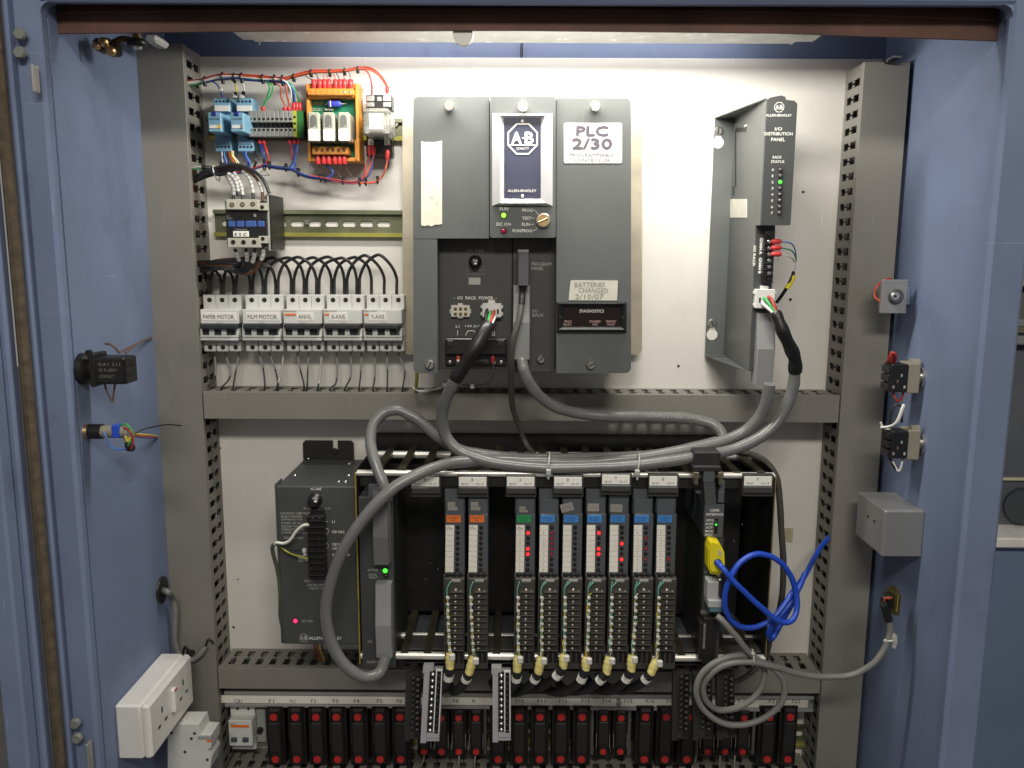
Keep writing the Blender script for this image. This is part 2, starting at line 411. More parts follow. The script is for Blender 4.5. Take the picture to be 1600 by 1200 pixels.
# left hand door edge and hinge side, built up in steps
MB().box(xl(50, -.312), xl(77), -.322, YF - .002, -1.0, .6, .002).build('hinge_plate', BLUE, cab)
door = thing('cabinet_door', (xl(20, -.33), -.33, -1.0), 'open blue cabinet door seen edge-on along the left border with brown foam gasket', 'door')
MB().box(xl(-40, -.34), xl(34, -.325), -.345, -.328, -1.0, .6, .003).build('door_return', BLUE, door)
MB().box(xl(-40, -.36), xl(-3, -.36), -.37, -.3465, -1.0, .6, .003).build('door_skin', BLUE, door)
MB().box(xl(33, -.332), xl(50, -.332), -.338, -.325, -1.0, .6, .004).build('gasket', FOAM, door)
for i, (px, py) in enumerate(((29, 54), (29, 83), (115, 1129), (118, 1152))):
    p = P3(px + 4, py, -.322)
    MB().lathe(p, (0, -1, 0), [(.0072, 0), (.0072, .004), (.006, .0055)], 6).build('hinge_bolt', mat('painted_bolt', (.20, .21, .19), .45), cab)
MB().box(q(50, 100, -.33)[0], q(50, 100, -.33)[0] + .003, -.335, -.322, q(50, 145, -.33)[1], q(50, 100, -.33)[1], .001).build('hinge_leaf', ALU, cab)
MB().box(q(137, 1180, -.33)[0], q(137, 1180, -.33)[0] + .003, -.335, -.322, q(50, 1300, -.33)[1], q(50, 1160, -.33)[1], .001).build('hinge_leaf', ALU, cab)
# lamp fixture under the roof
lx0, lx1 = q(365, 60, -.1)[0], q(1285, 60, -.1)[0]; lz = q(800, 68, -.07)[1]
lt = thing('light_fixture', ((lx0 + lx1) / 2, -.2, lz), 'long fluorescent light fixture under the cabinet roof behind the brown baffle', 'light fixture')
MB().box(lx0, lx1, -.15, -.066, lz + .004, ZT - .003, .003).build('housing', SOCK, lt)
MB().box(lx0 + .02, lx1 - .03, -.143, -.072, lz, lz + .0055, .002).build('diffuser', mat('diffuser_acrylic', (.75, .75, .70), .25, var=.1), lt)
for px in (404, 1238): MB().px(px - 1, 58, px + 1, 69, -.066, -.06, .0002).build('spring_clip', STEEL, lt)
p = P3(724, 57, -.262); MB().cyl(p, (0, -1, 0), .012, .01, 18).build('lamp_knob', CREAM, lt)
MB().box(p.x - .004, p.x + .004, -.262, -.25, p.z - .004, p.z + .01).build('knob_bracket', CREAM, lt)
al = area('cabinet_tube_lamp', ((lx0 + lx1) / 2 + .03, -.245, ZT - .04), (R(36), 0, 0), .50, .035, 5.3, (1, .975, .89))
area('back_wall_fill', (.02, -.061, ZT - .012), (R(90), 0, 0), .62, .010, .55, (1, .975, .92))  # added fill lamp that brightens the blue back wall above the plate
MB().cyl(P3(815, 66, .02), (0, 0, -1), .002, .022, 8).build('stud', BLKM, cab)
for a, b, c, d in ((262, 55, 312, 78), (1338, 56, 1400, 84)):
    x0 = q(a, b, -.1)[0]; MB().box(x0, q(c, d, -.1)[0], -.13, -.10, ZT - .018, ZT, .003).build('roof_bracket', BLUE, cab)

# ducts
LX0, LX1 = q(243.5, 600, -.07)[0], q(313.5, 600, -.07)[0]
RX0, RX1 = q(1316.5, 600, -.07)[0], q(1382, 600, -.07)[0]
duct_v('tall grey slotted duct running down the left side of the white panel', LX0, LX1, -1.0, q(250, 68, -.07)[1], 1)
duct_v('tall grey slotted duct running down the right side of the white panel', RX0, RX1, -1.0, q(1370, 97, -.07)[1], 0)
duct_h('horizontal grey slotted duct across the middle, under the breakers and controller', LX1 + .003, RX0 - .003, q(800, 656, -.07)[1], q(800, 616, -.07)[1])
duct_h('horizontal grey slotted duct under the card rack, above the fuse holder row', LX1 + .003, RX0 - .003, q(800, 1078, -.07)[1], q(800, 1048, -.07)[1])
duct_h('bottom grey slotted duct under the row of red-dotted fuse holders', LX1 + .003, RX0 - .003, q(800, 1290, -.07)[1], q(800, 1211, -.07)[1])
for sd, xa in (('left', LX0 + .035), ('right', RX0 + .030)):  # thick black filler added inside the ducts so the slots read dark
    for k in range(4):
        P = [(xa + .014 * math.cos(1.6 * k + j) * .8, -.022 + .007 * math.sin(1.6 * k + j), .26 - j * .16) for j in range(8)]
        wire('duct_filler', '%s black filler cable added to darken the slots of the %s vertical duct' % (('first', 'second', 'third', 'fourth')[k], sd), 'cable', P, .0075, WB, 'black filler cables added to darken the duct slots', n=7, seg=3)
for i in range(14):                                # wires lying inside the vertical ducts, glimpsed through the slots
    side = i % 2; x = (LX0 + .045 if side == 0 else RX0 + .022) + random.uniform(-.012, .014); path = []
    m = (WOR, WBR, WB, WRD, WWH, WBL, WB)[i // 2]
    for k in range(9): path.append((x + random.uniform(-.004, .004), -.020 + random.uniform(-.012, .008), .22 - k * .12))
    wire('duct_wire', '%s wire lying inside the %s slotted duct, glimpsed through the slots' % (('orange', 'brown', 'black', 'red', 'white', 'blue', 'thin black')[i // 2], ('left', 'right')[side]), 'wire', path, .0016, m, 'wires inside the vertical ducts', n=5, seg=4)

# ================================================================ DIN RAILS
def din_rail(px0, px1, py0, py1, label, slotpx):
    X0, _ = q(px0, (py0 + py1) / 2, -.012); X1, _ = q(px1, (py0 + py1) / 2, -.012)
    _, Z1 = q((px0 + px1) / 2, py0, -.012); _, Z0 = q((px0 + px1) / 2, py1, -.012)
    t = thing('mounting_rail', (X0, 0, (Z0 + Z1) / 2), label, 'mounting rail')
    h = Z1 - Z0; e = .0062
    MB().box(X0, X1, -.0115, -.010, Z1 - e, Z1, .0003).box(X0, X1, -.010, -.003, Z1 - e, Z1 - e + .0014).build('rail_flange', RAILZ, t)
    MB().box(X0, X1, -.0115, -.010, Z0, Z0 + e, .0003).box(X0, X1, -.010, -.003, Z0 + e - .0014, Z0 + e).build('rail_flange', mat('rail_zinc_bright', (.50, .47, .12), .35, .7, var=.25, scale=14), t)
    L = X1 - X0; hh = h - 2 * e; m0 = hh / 2
    pitch = .0265; s0, s1 = .0028, .0236
    rows = (0, s0, s0 + .0016, s1 - .0016, s1, pitch); cols = (0, m0 - .0046, m0 - .0022, m0 + .0022, m0 + .0046, hh)
    holes = {(1, 2), (2, 1), (2, 2), (2, 3), (3, 2)}
    perforated('rail_web', RAILZ, t, L, rows, cols, holes, lambda u, v: (X0 + u, -.0035, Z0 + e + v), th=.001, off=slotpx, pitch=pitch)
    return t
r1 = din_rail(322, 629, 184, 219, 'upper yellow-zinc mounting rail carrying the blue relays and terminal blocks', .004)
r2 = din_rail(333, 629, 328, 370, 'yellow-zinc mounting rail with oblong slots beside the contactor', .0075)
screw(r2, 481, 347, -.006, .0045, .003)
r3 = din_rail(322, 629, 490, 530, 'hidden mounting rail behind the row of five breakers', .004)

# ================================================================ RELAYS
def relay(dx, label, flag):
    t = thing('interface_relay', P3(345 + dx, 190, -.01), label, 'relay', 'light blue plug-in relays')
    s = lambda a: a + dx
    b = MB()
    b.px(s(334.3), 153, s(359), 175, -.036, -.006).px(s(336.5), 218, s(361), 236.5, -.036, -.006).px(s(335), 174, s(360), 222, -.028, -.005)
    b.build('socket_base', LTBL, t)
    MB().px(s(325), 175.5, s(345.5), 206, -.078, -.028, .001).build('relay_body', LTBL, t)
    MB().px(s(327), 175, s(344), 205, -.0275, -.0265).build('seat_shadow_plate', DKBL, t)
    MB().px(s(331), 174.2, s(338), 181, -.0795, -.072, .0008).build('release_clip', DKBL, t)
    MB().px(s(335), 164.8, s(358), 173.8, -.0375, -.035, .0003).build('marker_label', LBL, t)
    MB().px(s(327), 195.2, s(340), 200.5, -.0790, -.077, .0002).build('marker_label', LBL, t)
    MB().px(s(340.3), 194.5, s(344.6), 200.5, -.0792, -.077, .0002).build('indicator', AMBR if flag else TERM, t)
    txt('PE 55.34 24V', s(328), 184.6, s(343), 186.8, -.0784, PRTD, t, .01)
    for k in range(4):
        for (x0, y0) in ((338, 158.5), (340.5, 229.5)):
            p = P3(s(x0 + k * 5.8), y0, -.0362); MB().cyl(p, (0, -1, 0), .0017, .0002, 10).build('terminal_screw', BLACK, t)
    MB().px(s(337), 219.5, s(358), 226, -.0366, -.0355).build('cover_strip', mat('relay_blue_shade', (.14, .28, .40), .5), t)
    return t
relay(0, 'left light blue plug-in relay with yellow indicator at the top left', 1)
relay(35, 'second light blue plug-in relay beside the grey terminal blocks, dark indicator', 0)
t = thing('terminal_block_row', P3(425, 195, 0), 'row of grey screw terminal blocks between blue relays and the orange relay board', 'terminal blocks')
for k in range(10):
    a = 388 + k * 6.95
    g = .25 if k not in (7, 9) else .55
    b = MB().px(a + g, 173, a + 6.75, 191, -.046, -.012, .0005).px(a + g, 190, a + 6.75, 202, -.034, -.012, .0002).px(a + g, 200, a + 6.75, 213.5, -.046, -.012, .0005)
    o = b.build('terminal_block', TERM, t)
    for y in (186, 203): MB().cyl(P3(a + 3.4, y, -.0458), (0, -1, 0), .0019, .0004, 10).build('screw_hole', BLACK, o)
    MB().px(a + 1.5, 192, a + 5.5, 199, -.036, -.033, .0003).build('jumper_slot', BLACK, o)
b = MB().px(457.6, 173, 463.3, 214, -.046, -.012, .0004).build('earth_terminal', YG, t)
for y in (183, 193, 203): MB().cyl(P3(460.6, y, -.0458), (0, -1, 0), .0019, .0004, 10).build('screw_hole', BLACK, b)
MB().px(463.5, 173, 474, 214, -.045, -.012, .0004).build('earth_terminal', GRNP, t)
MB().px(474.3, 175, 479, 212, -.034, -.008, .0006).build('end_bracket', BLACK, t)
MB().px(386, 214, 479, 218, -.03, -.012, .0004).build('terminal_shade_strip', BLKM, t)  # black strip standing in for the shade under the terminal row
def crimp(t, px, py0, py1, Y, r=.0032):
    a, c = P3(px, py0, Y), P3(px, py1, Y)
    MB().lathe(a, c - a, [(r * .75, 0), (r, .0008), (r, (c - a).length * .6), (r * .65, (c - a).length)], 10).build('crimp_sleeve', RED, t)
for x in (411, 445, 452, 459.5, 464, 468.5): crimp(t, x, 160.5 if x > 455 else 167, 174, -.04)
for x in (406, 412.5, 453, 460, 467): crimp(t, x, 225, 218, -.035)

# orange relay board
t = thing('relay_board', P3(520, 190, 0), 'orange-framed relay board with green circuit board and three clear relays', 'relay board')
b = MB().px(479.5, 131, 484, 252, -.05, -.012).px(556, 131, 560.5, 252, -.05, -.012).px(479.5, 131, 560.5, 138, -.046, -.012).px(479.5, 246, 560.5, 252, -.046, -.012)
b.px(554.5, 131, 557.5, 165, -.048, -.03).px(554.5, 218, 557.5, 250, -.048, -.03).px(479.5, 131, 560.5, 252, -.016, -.01)
b.build('carrier_frame', ORNG, t)
MB().px(483.5, 138, 556.5, 247, -.034, -.030, .0003).build('circuit_board', PCB, t)
b = MB().px(480, 138, 552.5, 148.5, -.060, -.034, .001).px(480, 147.5, 552.5, 152.5, -.052, -.034, .001).build('connector_strip', ORNG, t)
for k in range(8): MB().px(483.5 + k * 8.7, 141.5, 487.2 + k * 8.7, 145.6, -.0604, -.059, .0003).build('screw_head', BRIGHT if k > 5 else mat('orange_dark', (.5, .2, .03), .5), b)
b = MB().px(487.3, 228.5, 544, 241.5, -.058, -.034, .001).build('connector_strip', ORNG, t)
for k in range(6): MB().px(492.6 + k * 8.55, 232.5, 496.4 + k * 8.55, 236.8, -.0584, -.057, .0003).build('screw_hole', mat('hole_brown', (.10, .03, .01), .6), b)
for x in (490.5, 499.5, 507, 514, 524.5, 531.5, 538.5, 548): crimp(t, x, 124, 139, -.05, .0039)
for x in (497, 506, 514, 523.5, 530.8, 538.3): crimp(t, x, 257, 242, -.05, .0039)
a, c = P3(513, 162, -.042), P3(535, 162, -.042)
b = MB().lathe(a, c - a, [(.0045, 0), (.0052, .001), (.0052, .017), (.0045, .0185)], 14).build('capacitor', CAPB, t)
MB().tube([P3(508, 163.5, -.038), a, P3(536, 162, -.042), P3(543, 162.5, -.036)], .0005, 5).build('lead', BRIGHT, b)
MB().px(515.5, 157.2, 516.8, 166.5, -.0474, -.046, 0).build('stripe', PRT, b)
a, c = P3(508, 171, -.037), P3(521, 171, -.037); MB().cyl(a, c - a, .0016, (c - a).length, 8).build('resistor', TAPEO, t)
txt('COMFLEX', 484.5, 159, 505, 164, -.0344, PRTG, t, .01); txt('COLSEC', 485, 169, 505, 173, -.0344, PRTG, t, .01)
for k, (a, c) in enumerate(((480.5, 499.5), (503.7, 522.7), (527.5, 546.5))):
    o = MB().px(a, 175, c, 221.5, -.078, -.036, .0022).build('plug_in_relay', CLEAR, t)
    x0, z0 = q(a + 4, 199, -.0784); x1, z1 = q(c - 5, 180.5, -.0784); rx = (x1 - x0) / 2
    MB().prism([(x0, z0), (x1, z0)] + [((x0 + x1) / 2 + rx * math.cos(u), z1 - rx + rx * 1.2 * math.sin(u)) for u in [math.pi * i / 8 for i in range(9)]], -.0784, -.077).build('relay_window', WINDOW, o)
    MB().px(a + 1.2, 202, c - 1.5, 220, -.0790, -.0775, .0005).build('relay_label', LBL, o)
    MB().px(a + 7, 195, a + 12, 199, -.0788, -.0775, .0004).build('relay_contact', BRIGHT, o)

# square relay on black socket
t = thing('power_relay', P3(590, 195, 0), 'clear square relay plugged into a black screw socket right of the orange board', 'relay')
MB().px(572, 148, 612.5, 172, -.036, -.012, .001).px(572, 210, 612.5, 245.5, -.036, -.012, .002).px(574, 168, 610, 214, -.030, -.012).build('relay_socket', BLACK, t)
MB().px(566.5, 168, 610.5, 212, -.088, -.036, .005).build('relay_cover', mat('clear_plastic', (.93, .93, .88), .08, var=.02, trans=.88), t)
MB().px(574, 178, 603, 205, -.074, -.040, .003).build('relay_coil', mat('coil_paper', (.66, .64, .55), .5, var=.15, scale=150), t)
MB().px(571, 196, 606, 207, -.078, -.038, .001).build('relay_frame', ALU, t)
MB().px(577, 177, 598, 202, -.0886, -.0875, .0004).build('relay_label', LBL, t)
txt('220V 10A\nCOIL 24V\nTYPE R2', 577, 179, 597, 199, -.0888, PRTG, t)
for a, b_, c, d in ((572.8, 149, 584.5, 158), (572.8, 159.5, 584.5, 167), (598.5, 149, 611, 158), (598.5, 159.5, 611, 167), (589, 151, 596, 158)): MB().px(a, b_, c, d, -.0385, -.034, .0005).build('terminal_plate', BRIGHT if a != 589 else TERM, t)
for a in (575, 600.5): MB().px(a, 217, a + 9, 227, -.0395, -.034, .0006).build('terminal_plate', BRIGHT, t)
screw(t, 580, 222.5, -.0395, .0032, .0015); screw(t, 605, 222.5, -.0395, .0032, .0015)
for x0, x1, y1 in ((577, 578, 243), (583, 584, 243), (606, 605, 250)):
    a, c = P3(x1, y1, -.04), P3(x0, 228, -.04); MB().lathe(a, c - a, [(.0018, 0), (.0034, .003), (.0034, .011), (.002, .0145)], 10).build('crimp_sleeve', RED, t)
crimp(t, 605, 134.5, 146, -.042, .0032)
screw(r1, 618, 194, -.006, .0046, .004)

# ================================================================ CONTACTOR
t = thing('contactor', P3(390, 349, 0), 'black three-pole contactor with cream terminals left of the slotted rail', 'contactor')
MB().px(353, 314, 416, 386, -.086, -.012, .001).build('housing', BLACK, t)
MB().px(417.3, 303, 421, 392, -.080, -.012, .001).build('auxiliary_block', BRKD, t)
MB().px(430.5, 309, 439.5, 389.5, -.022, -.010, .001).build('rail_clip', BLKM, t)
MB().box(q(417, 350, -.086)[0], q(417, 350, -.086)[0] + .0045, -.079, -.012, q(417, 390, -.05)[1], q(417, 306, -.05)[1], .001).build('auxiliary_body', BLKM, t)
b = MB().px(353, 311.5, 403.3, 327.5, -.0945, -.04, .0008).px(403.6, 317, 416, 329, -.092, -.04, .0008).px(413, 305, 420, 313, -.06, -.03, .0008).build('upper_terminals', CONT, t)
for x, y in ((362.5, 320), (378.8, 319.5), (395, 319)): MB().cyl(P3(x, y, -.0947), (0, -1, 0), .0033, .0003, 14).build('screw_recess', BLACK, b); MB().cyl(P3(x, y, -.0951), (0, -1, 0), .0022, .0003, 10).build('screw_recess', COPR, b)
for x, y, Y in ((409.5, 323.7, -.0922), (417, 308.3, -.0602)): MB().cyl(P3(x, y, Y), (0, -1, 0), .0028, .0003, 14).build('screw_recess', BLACK, b)
b = MB().px(355.3, 372, 406.5, 387, -.0945, -.04, .0008).px(403.8, 368.7, 417, 380.5, -.092, -.04, .0008).build('lower_terminals', CONT, t)
for x, y in ((364.3, 378.3), (380.5, 378.5), (397, 378.3)): MB().cyl(P3(x, y, -.0947), (0, -1, 0), .0033, .0003, 14).build('screw_recess', BLACK, b)
MB().cyl(P3(410.5, 373, -.0922), (0, -1, 0), .0028, .0003, 14).build('screw_recess', BLACK, b)
for a, c in ((356, 367), (369, 381), (383, 400), (402, 413)): MB().px(a, 345, c, 355, -.0878, -.085, .0012).build('blue_cover', CONB, t)
MB().px(364, 361, 388.5, 370, -.0876, -.085, .0004).build('name_label', LBL, t)
txt('E S C', 367, 364, 385.5, 368.5, -.0880, PRTD, t, .01)
txt('LC1\nD2501', 354.5, 336, 363, 342.5, -.0864, PRTG, t); txt('Telemecanique', 366.5, 357.3, 386, 359.6, -.0864, PRTG, t)
for a in (372, 396, 409): MB().px(a, 334 if a < 400 else 339, a + 4, 339 if a < 400 else 343, -.0880, -.085, .0004).build('contact_carrier', BLKM if a != 396 else TERM, t)

# ================================================================ BREAKERS
def breaker(i, dx, label, nm, nx0, nx1, mark):
    t = thing('circuit_breaker', P3(345 + dx, 505, 0), label, 'circuit breaker', 'three-pole breakers in a row')
    s = lambda a: a + dx
    for k in range(3):
        a = 317 + k * 19.8; o = MB().px(s(a + .2), 461, s(a + 19.6), 484, -.046, -.004, .0009).px(s(a + 1), 532, s(a + 19.4), 549.5, -.046, -.004, .0014).px(s(a + .2), 483, s(a + 19.6), 534, -.038, -.004, .0002).build('pole', BRK, t)
        for y in (468.7, 542.7):
            x = a + (10.3 if y < 500 else 11.5)
            MB().cyl(P3(s(x), y, -.0461), (0, -1, 0), .0036, .0003, 14).build('terminal_screw', mat('olive_screw', (.07, .065, .04), .35, .5), o)
            MB().cyl(P3(s(x + .6), y + .5, -.0466), (0, -1, 0), .0021, .0003, 8).build('screw_hole', BLACK, o)
    MB().px(s(312.5), 483.5, s(372.5), 506.3, -.063, -.036, .0012).build('front_face', BRK, t)
    MB().px(s(312.5), 524, s(372.5), 527.2, -.064, -.036, .0006).px(s(312.5), 528, s(372.5), 532.2, -.064, -.036, .0006).px(s(312.8), 506, s(372.2), 528, -.052, -.036, .0002).build('lower_face', BRK, t)
    for a, c in ((312.3, 316), (326.5, 334.5), (345.5, 353.5), (368.5, 372.8)): MB().px(s(a), 514, s(c), 525, -.063, -.05, .0006).build('face_rib', BRK, t)
    MB().px(s(313), 507, s(369.5), 514.5, -.072, -.05, .0016).build('toggle_bar', mat('toggle_charcoal', (.03, .032, .036), .4), t)
    for a, c in ((317, 326), (335.5, 345), (354.5, 363.5)): MB().px(s(a), 513.5, s(c), 523, -.060, -.05, .0006).build('toggle', mat('toggle_charcoal', (.03, .032, .036), .4), t)
    MB().px(s(nx0), 488, s(nx1), 501, -.0636, -.0625, .0002).build('name_label', LBL, t)
    txt(nm, s(nx0 + 3), 491.8, s(nx1 - 3), 498.2, -.0640, PRTD, t, .003)
    txt('553', s(338), 502.3, s(347), 505, -.0635, PRTG, t)
    if mark:
        MB().px(s(mark[0]), mark[1], s(mark[2]), mark[3], -.0638, -.0625, .0002).build('orange_mark', ORLB, t)
        txt('MERLIN GERIN', s(314), 485, s(333), 487, -.0635, PRTD, t)
    for a in (322, 341, 360): MB().px(s(a), 535.0, s(a + 12), 536, -.0466, -.0455, 0).build('print_line', PRTG, t)
    return t
names = [('PAPER MOTOR.', 314.5, 369.5, None), ('FILM MOTOR.', 318, 371, None), ('ANVIL', 333, 360, (315, 490, 332, 493.2)), ('X-AXIS.', 321.5, 350, (314, 490, 321, 493)), ('Y-AXIS', 321.5, 348, (314, 490, 320, 493))]
BD = [0, 66, 130, 193, 255.5]
for i, (nm, a, c, mk) in enumerate(names):
    breaker(i, BD[i], 'white three-pole breaker with the %s name sticker' % nm.strip('.'), nm, a, c, mk)
tops = [[332, 352, 371.5], [399, 419, 438], [457, 481, 501], [523, 542.5, 562], [585.5, 605, 623]]
tops = [[x + d for x in (327, 347, 366.5)] for d in BD]
bn = ['PAPER MOTOR', 'FILM MOTOR', 'ANVIL', 'X-AXIS', 'Y-AXIS']; pn = ['left', 'middle', 'right']
for b_ in range(1, 4):
    for k in range(3):
        x0, x1 = tops[b_][k] + 2.2, tops[b_ + 1][k] - 2.2; pk = 401.5 + random.uniform(-2.5, 3); wob = random.uniform(-3.5, 3.5); Y = -.030 - k * .006
        path = pts((x0, 464, -.026), (x0, 448, -.028), (x0 + 1, 432, Y + .002), (x0 + 9, 413, Y), (x0 + 27 + wob, pk, Y - .004), (x1 - 24 + wob, pk + random.uniform(-1, 2), Y - .006), (x1 - 8 + wob * .5, 415, Y - .004), (x1 - .5, 433, Y), (x1, 449, -.028), (x1, 464, -.026))
        wire('jumper_wire', 'black jumper arching from %s pole of %s breaker to %s breaker' % (pn[k], bn[b_], bn[b_ + 1]), 'wire', path, .0024, WB, 'black jumper wires arching over the breakers')
for k in range(3):
    x0, x1 = tops[0][k] + 2.5, tops[1][k] - 2.2
    path = pts((x0, 464, -.026), (x0 - .5, 447, -.028), (x0 + 2, 428, -.03), (x0 + 10 - k * 3, 416, -.038), (375 + k * 4, 408 + k * 3, -.045), (x1 - 17, 405 + k * 2, -.042), (x1 - 4, 424, -.036), (x1, 442, -.030), (x1, 464, -.026))
    wire('jumper_wire', 'black jumper arching from %s pole of PAPER MOTOR breaker to FILM MOTOR breaker' % pn[k], 'wire', path, .0024, WB, 'black jumper wires arching over the breakers')
    x0 = tops[0][k] - 2
    path = pts((x0, 464, -.026), (x0, 440, -.027), (x0 - 4, 428, -.028), (x0 - 14 - 6 * k, 416 - k, -.03), (306, 413 + k * 3, -.03), (292, 412 + k * 3, -.03))
    wire('feed_wire', 'black feed wire from the left duct to the %s pole of the PAPER MOTOR breaker' % pn[k], 'wire', path, .0022, WB, 'black feed wires out of the left duct')
low = [[((335, 552), (337, 577), (334, 595), (321, 607)), ((352.5, 552), (360, 582), (357.5, 593), (346, 607)), ((373.5, 552), (369, 577), (364, 607))],
       [((405, 552), (411, 575), (414, 606)), ((421, 552), (430, 577), (435, 606)), ((442.5, 552), (440, 580), (432.5, 606))],
       [((465, 552), (469, 577), (475, 603)), ((482.5, 552), (481, 577), (480, 603)), ((502.5, 552), (500, 590), (497, 604))],
       [((526, 552), (527, 580), (524, 600), (516, 607)), ((548, 552), (547.5, 590), (539, 607)), ((564.5, 552), (564, 580), (561, 607))],
       [((585.5, 552), (585.5, 590), (583, 606)), ((605, 552), (605, 605)), ((622.5, 552), (632.5, 580), (629, 606))]]
for i in range(5):
    for k in range(3):
        pth = low[i][k]; n = len(pth)
        P = [P3(pth[0][0], pth[0][1] - 8, -.022)] + [P3(a, b_, -.024 - .018 * j / (n - 1)) for j, (a, b_) in enumerate(pth)]
        e = P[-1]; P.append(Vector((e.x - .004, e.y + .003, e.z - .02)))
        o = wire('load_wire', 'thin black wire with white sleeve leaving the %s pole under the %s breaker' % (pn[k], bn[i]), 'wire', P, .0013, WB, 'thin wires dropping from the breakers into the duct', n=6)
        o2 = MB().tube(sub(P, .05, .5 if (i, k) not in ((1, 2), (2, 2)) else .68), .0016, 6).build('marker_sleeve', SLV if (i, k) in ((1, 2), (2, 2)) else TERM, o)

for px, py in ((1060, 572), (1285, 720), (345, 700), (372, 905), (1241, 905), (365, 980), (1255, 300)):
    MB().cyl(P3(px, py, -.0002), (0, -1, 0), random.choice((.0012, .0016, .0022)), .0004, 10).build('drilled_hole', mat('hole_shadow', (.05, .04, .035), .8), cab)

# ================================================================ CONTROLLER
YC = -.19; YR = -.155
pc = thing('programmable_controller', P3(815, 370, 0), 'large dark grey controller with navy emblem plaque and key switch, centre of the panel', 'controller')
def outline(parent, name, m, poly, Y0, Y1):
    return MB().prism([q(x, y, Y0) for x, y in poly], Y0, Y1).build(name, m, parent)
def rounded(a, b, c, d, r, cs=(1, 1, 1, 1), n=5):       # px rectangle with rounded corners tl,tr,br,bl
    out = []
    for (cx, cy, s, e) in ((a, b, 180, cs[0]), (c, b, 270, cs[1]), (c, d, 0, cs[2]), (a, d, 90, cs[3])):
        if not e: out.append((cx, cy)); continue
        ox = a + r if cx == a else c - r; oy = b + r if cy == b else d - r
        for k in range(n + 1):
            t = R(s + 90 * k / n); out.append((ox + r * math.cos(t), oy + r * math.sin(t)))
    return out
outline(pc, 'back_plate', GOLDZ, rounded(629, 180, 1003, 554, 9), -.026, -.020)
outline(pc, 'plate_tab', GOLDZ, rounded(712, 147, 945, 200, 6, (1, 1, 0, 0)), -.022, -.019)

lc = outline(pc, 'left_cover', DARK, rounded(645.5, 151, 764, 372.5, 8, (1, 0, 0, 0)), YC, YC + .11)
outline(pc, 'left_cover_leg', DARK, rounded(645.8, 372.2, 683, 583, 8, (0, 0, 0, 1)), YC + .0003, YC + .11)
outline(pc, 'right_cover', DARK, rounded(869.5, 153, 986, 583, 9, (0, 1, 1, 0)), YC, YC + .15)
outline(pc, 'middle_cover', DARK, rounded(765.4, 151, 868.5, 371.5, 4, (0, 0, 1, 1)), YC - .004, YC + .08)
MB().px(683.5, 366, 800.3, 576.5, YR, -.06, .001).build('recessed_panel', RECESS, pc)
MB().px(800.8, 366, 868.5, 582, YR - .001, -.06, .001).build('recessed_panel', RECESS, pc)
MB().px(660, 160, 975, 575, YC + .10, -.021, .004).build('chassis_body', DARK, pc)
for x, y, Y in ((702.5, 167, YC), (817, 167, YC - .004), (929.5, 167, YC)):
    p = P3(x, y, Y); MB().lathe(p, (0, -1, 0), [(.0048, 0), (.0048, .004), (.0068, .0045), (.0068, .010), (.0058, .0115)], 20).build('thumb_screw', BRIGHT, pc)
for x, y, Y in ((672, 569.5, YC), (845, 560.5, YR - .001), (923, 569.5, YC)): screw(pc, x, y, Y, .0064, .006, name='thumb_screw')
# emblem bezel and plaque
Yb = YC - .0045
def frus(o, i, Yo, Yi, m, name, parent):
    a = [q(o[k], o[l], Yo) for k, l in ((0, 1), (2, 1), (2, 3), (0, 3))]; b = [q(i[k], i[l], Yi) for k, l in ((0, 1), (2, 1), (2, 3), (0, 3))]
    vs = [(x, YC, z) for x, z in a] + [(x, Yo, z) for x, z in a] + [(x, Yi, z) for x, z in b]
    fs = [(k, (k + 1) % 4, (k + 1) % 4 + 4, k + 4) for k in range(4)] + [(k + 4, (k + 1) % 4 + 4, (k + 1) % 4 + 8, k + 8) for k in range(4)]
    return MB().add(vs, fs).build(name, m, parent)
frus((769, 177.5, 863.5, 321.5), (781, 180, 852, 317), YC - .0045, YC - .014, BEZ, 'bezel', pc)
bz = frus((781, 180, 852, 317), (787.5, 184.5, 845, 311), YC - .014, YC - .0095, BEZ, 'bezel_slope', pc)
pl = MB().px(787, 184, 845.4, 311.4, YC - .0095, YC - .003, 0).build('plaque', PLAQ, pc)
Yp = YC - .0100
def logo(px, py, r, Y, parent, m, fine=True):
    mb = MB(); ring(octa(px, py, r, Y), octa(px, py, r * .90, Y), Y, mb)
    txt_mb(mb, 'A', px - r * .74, py - r * .45, px - r * .10, py + r * .32, Y, .05); txt_mb(mb, 'B', px + r * .17, py - r * .45, px + r * .72, py + r * .32, Y, .05)
    if fine: mb.px(px - r * .05, py - r * .10, px + r * .10, py - r * .02, Y - .00005, Y, 0)
    x0, z0 = q(px - r * .95, py + r * .45, Y); x1, z1 = q(px + r * .95, py + r * .39, Y)
    mb.add([(x0, Y, z0), (x1, Y, z0), (x1, Y, z1), (x0, Y, z1)], [(0, 1, 2, 3)])
    if fine: txt_mb(mb, 'QUALITY', px - r * .42, py + r * .56, px + r * .42, py + r * .76, Y, .0)
    return mb.build('emblem', m, parent)
logo(816.7, 217, 23, Yp, pl, PRT)
txt('ALLEN-BRADLEY', 793.5, 296, 838, 300, Yp, PRT, pl, .01)
for y in (188.8, 306.3): MB().lathe(P3(816.3, y, Yp), (0, -1, 0), [(.0022, 0), (.0014, .0009)], 12).build('rivet', BRIGHT, pl)
txt('RUN', 781, 324, 794, 328.6, YC - .0045, PRT, pc, .015); txt('DC ON', 776, 348, 798, 352.6, YC - .0045, PRT, pc, .015)
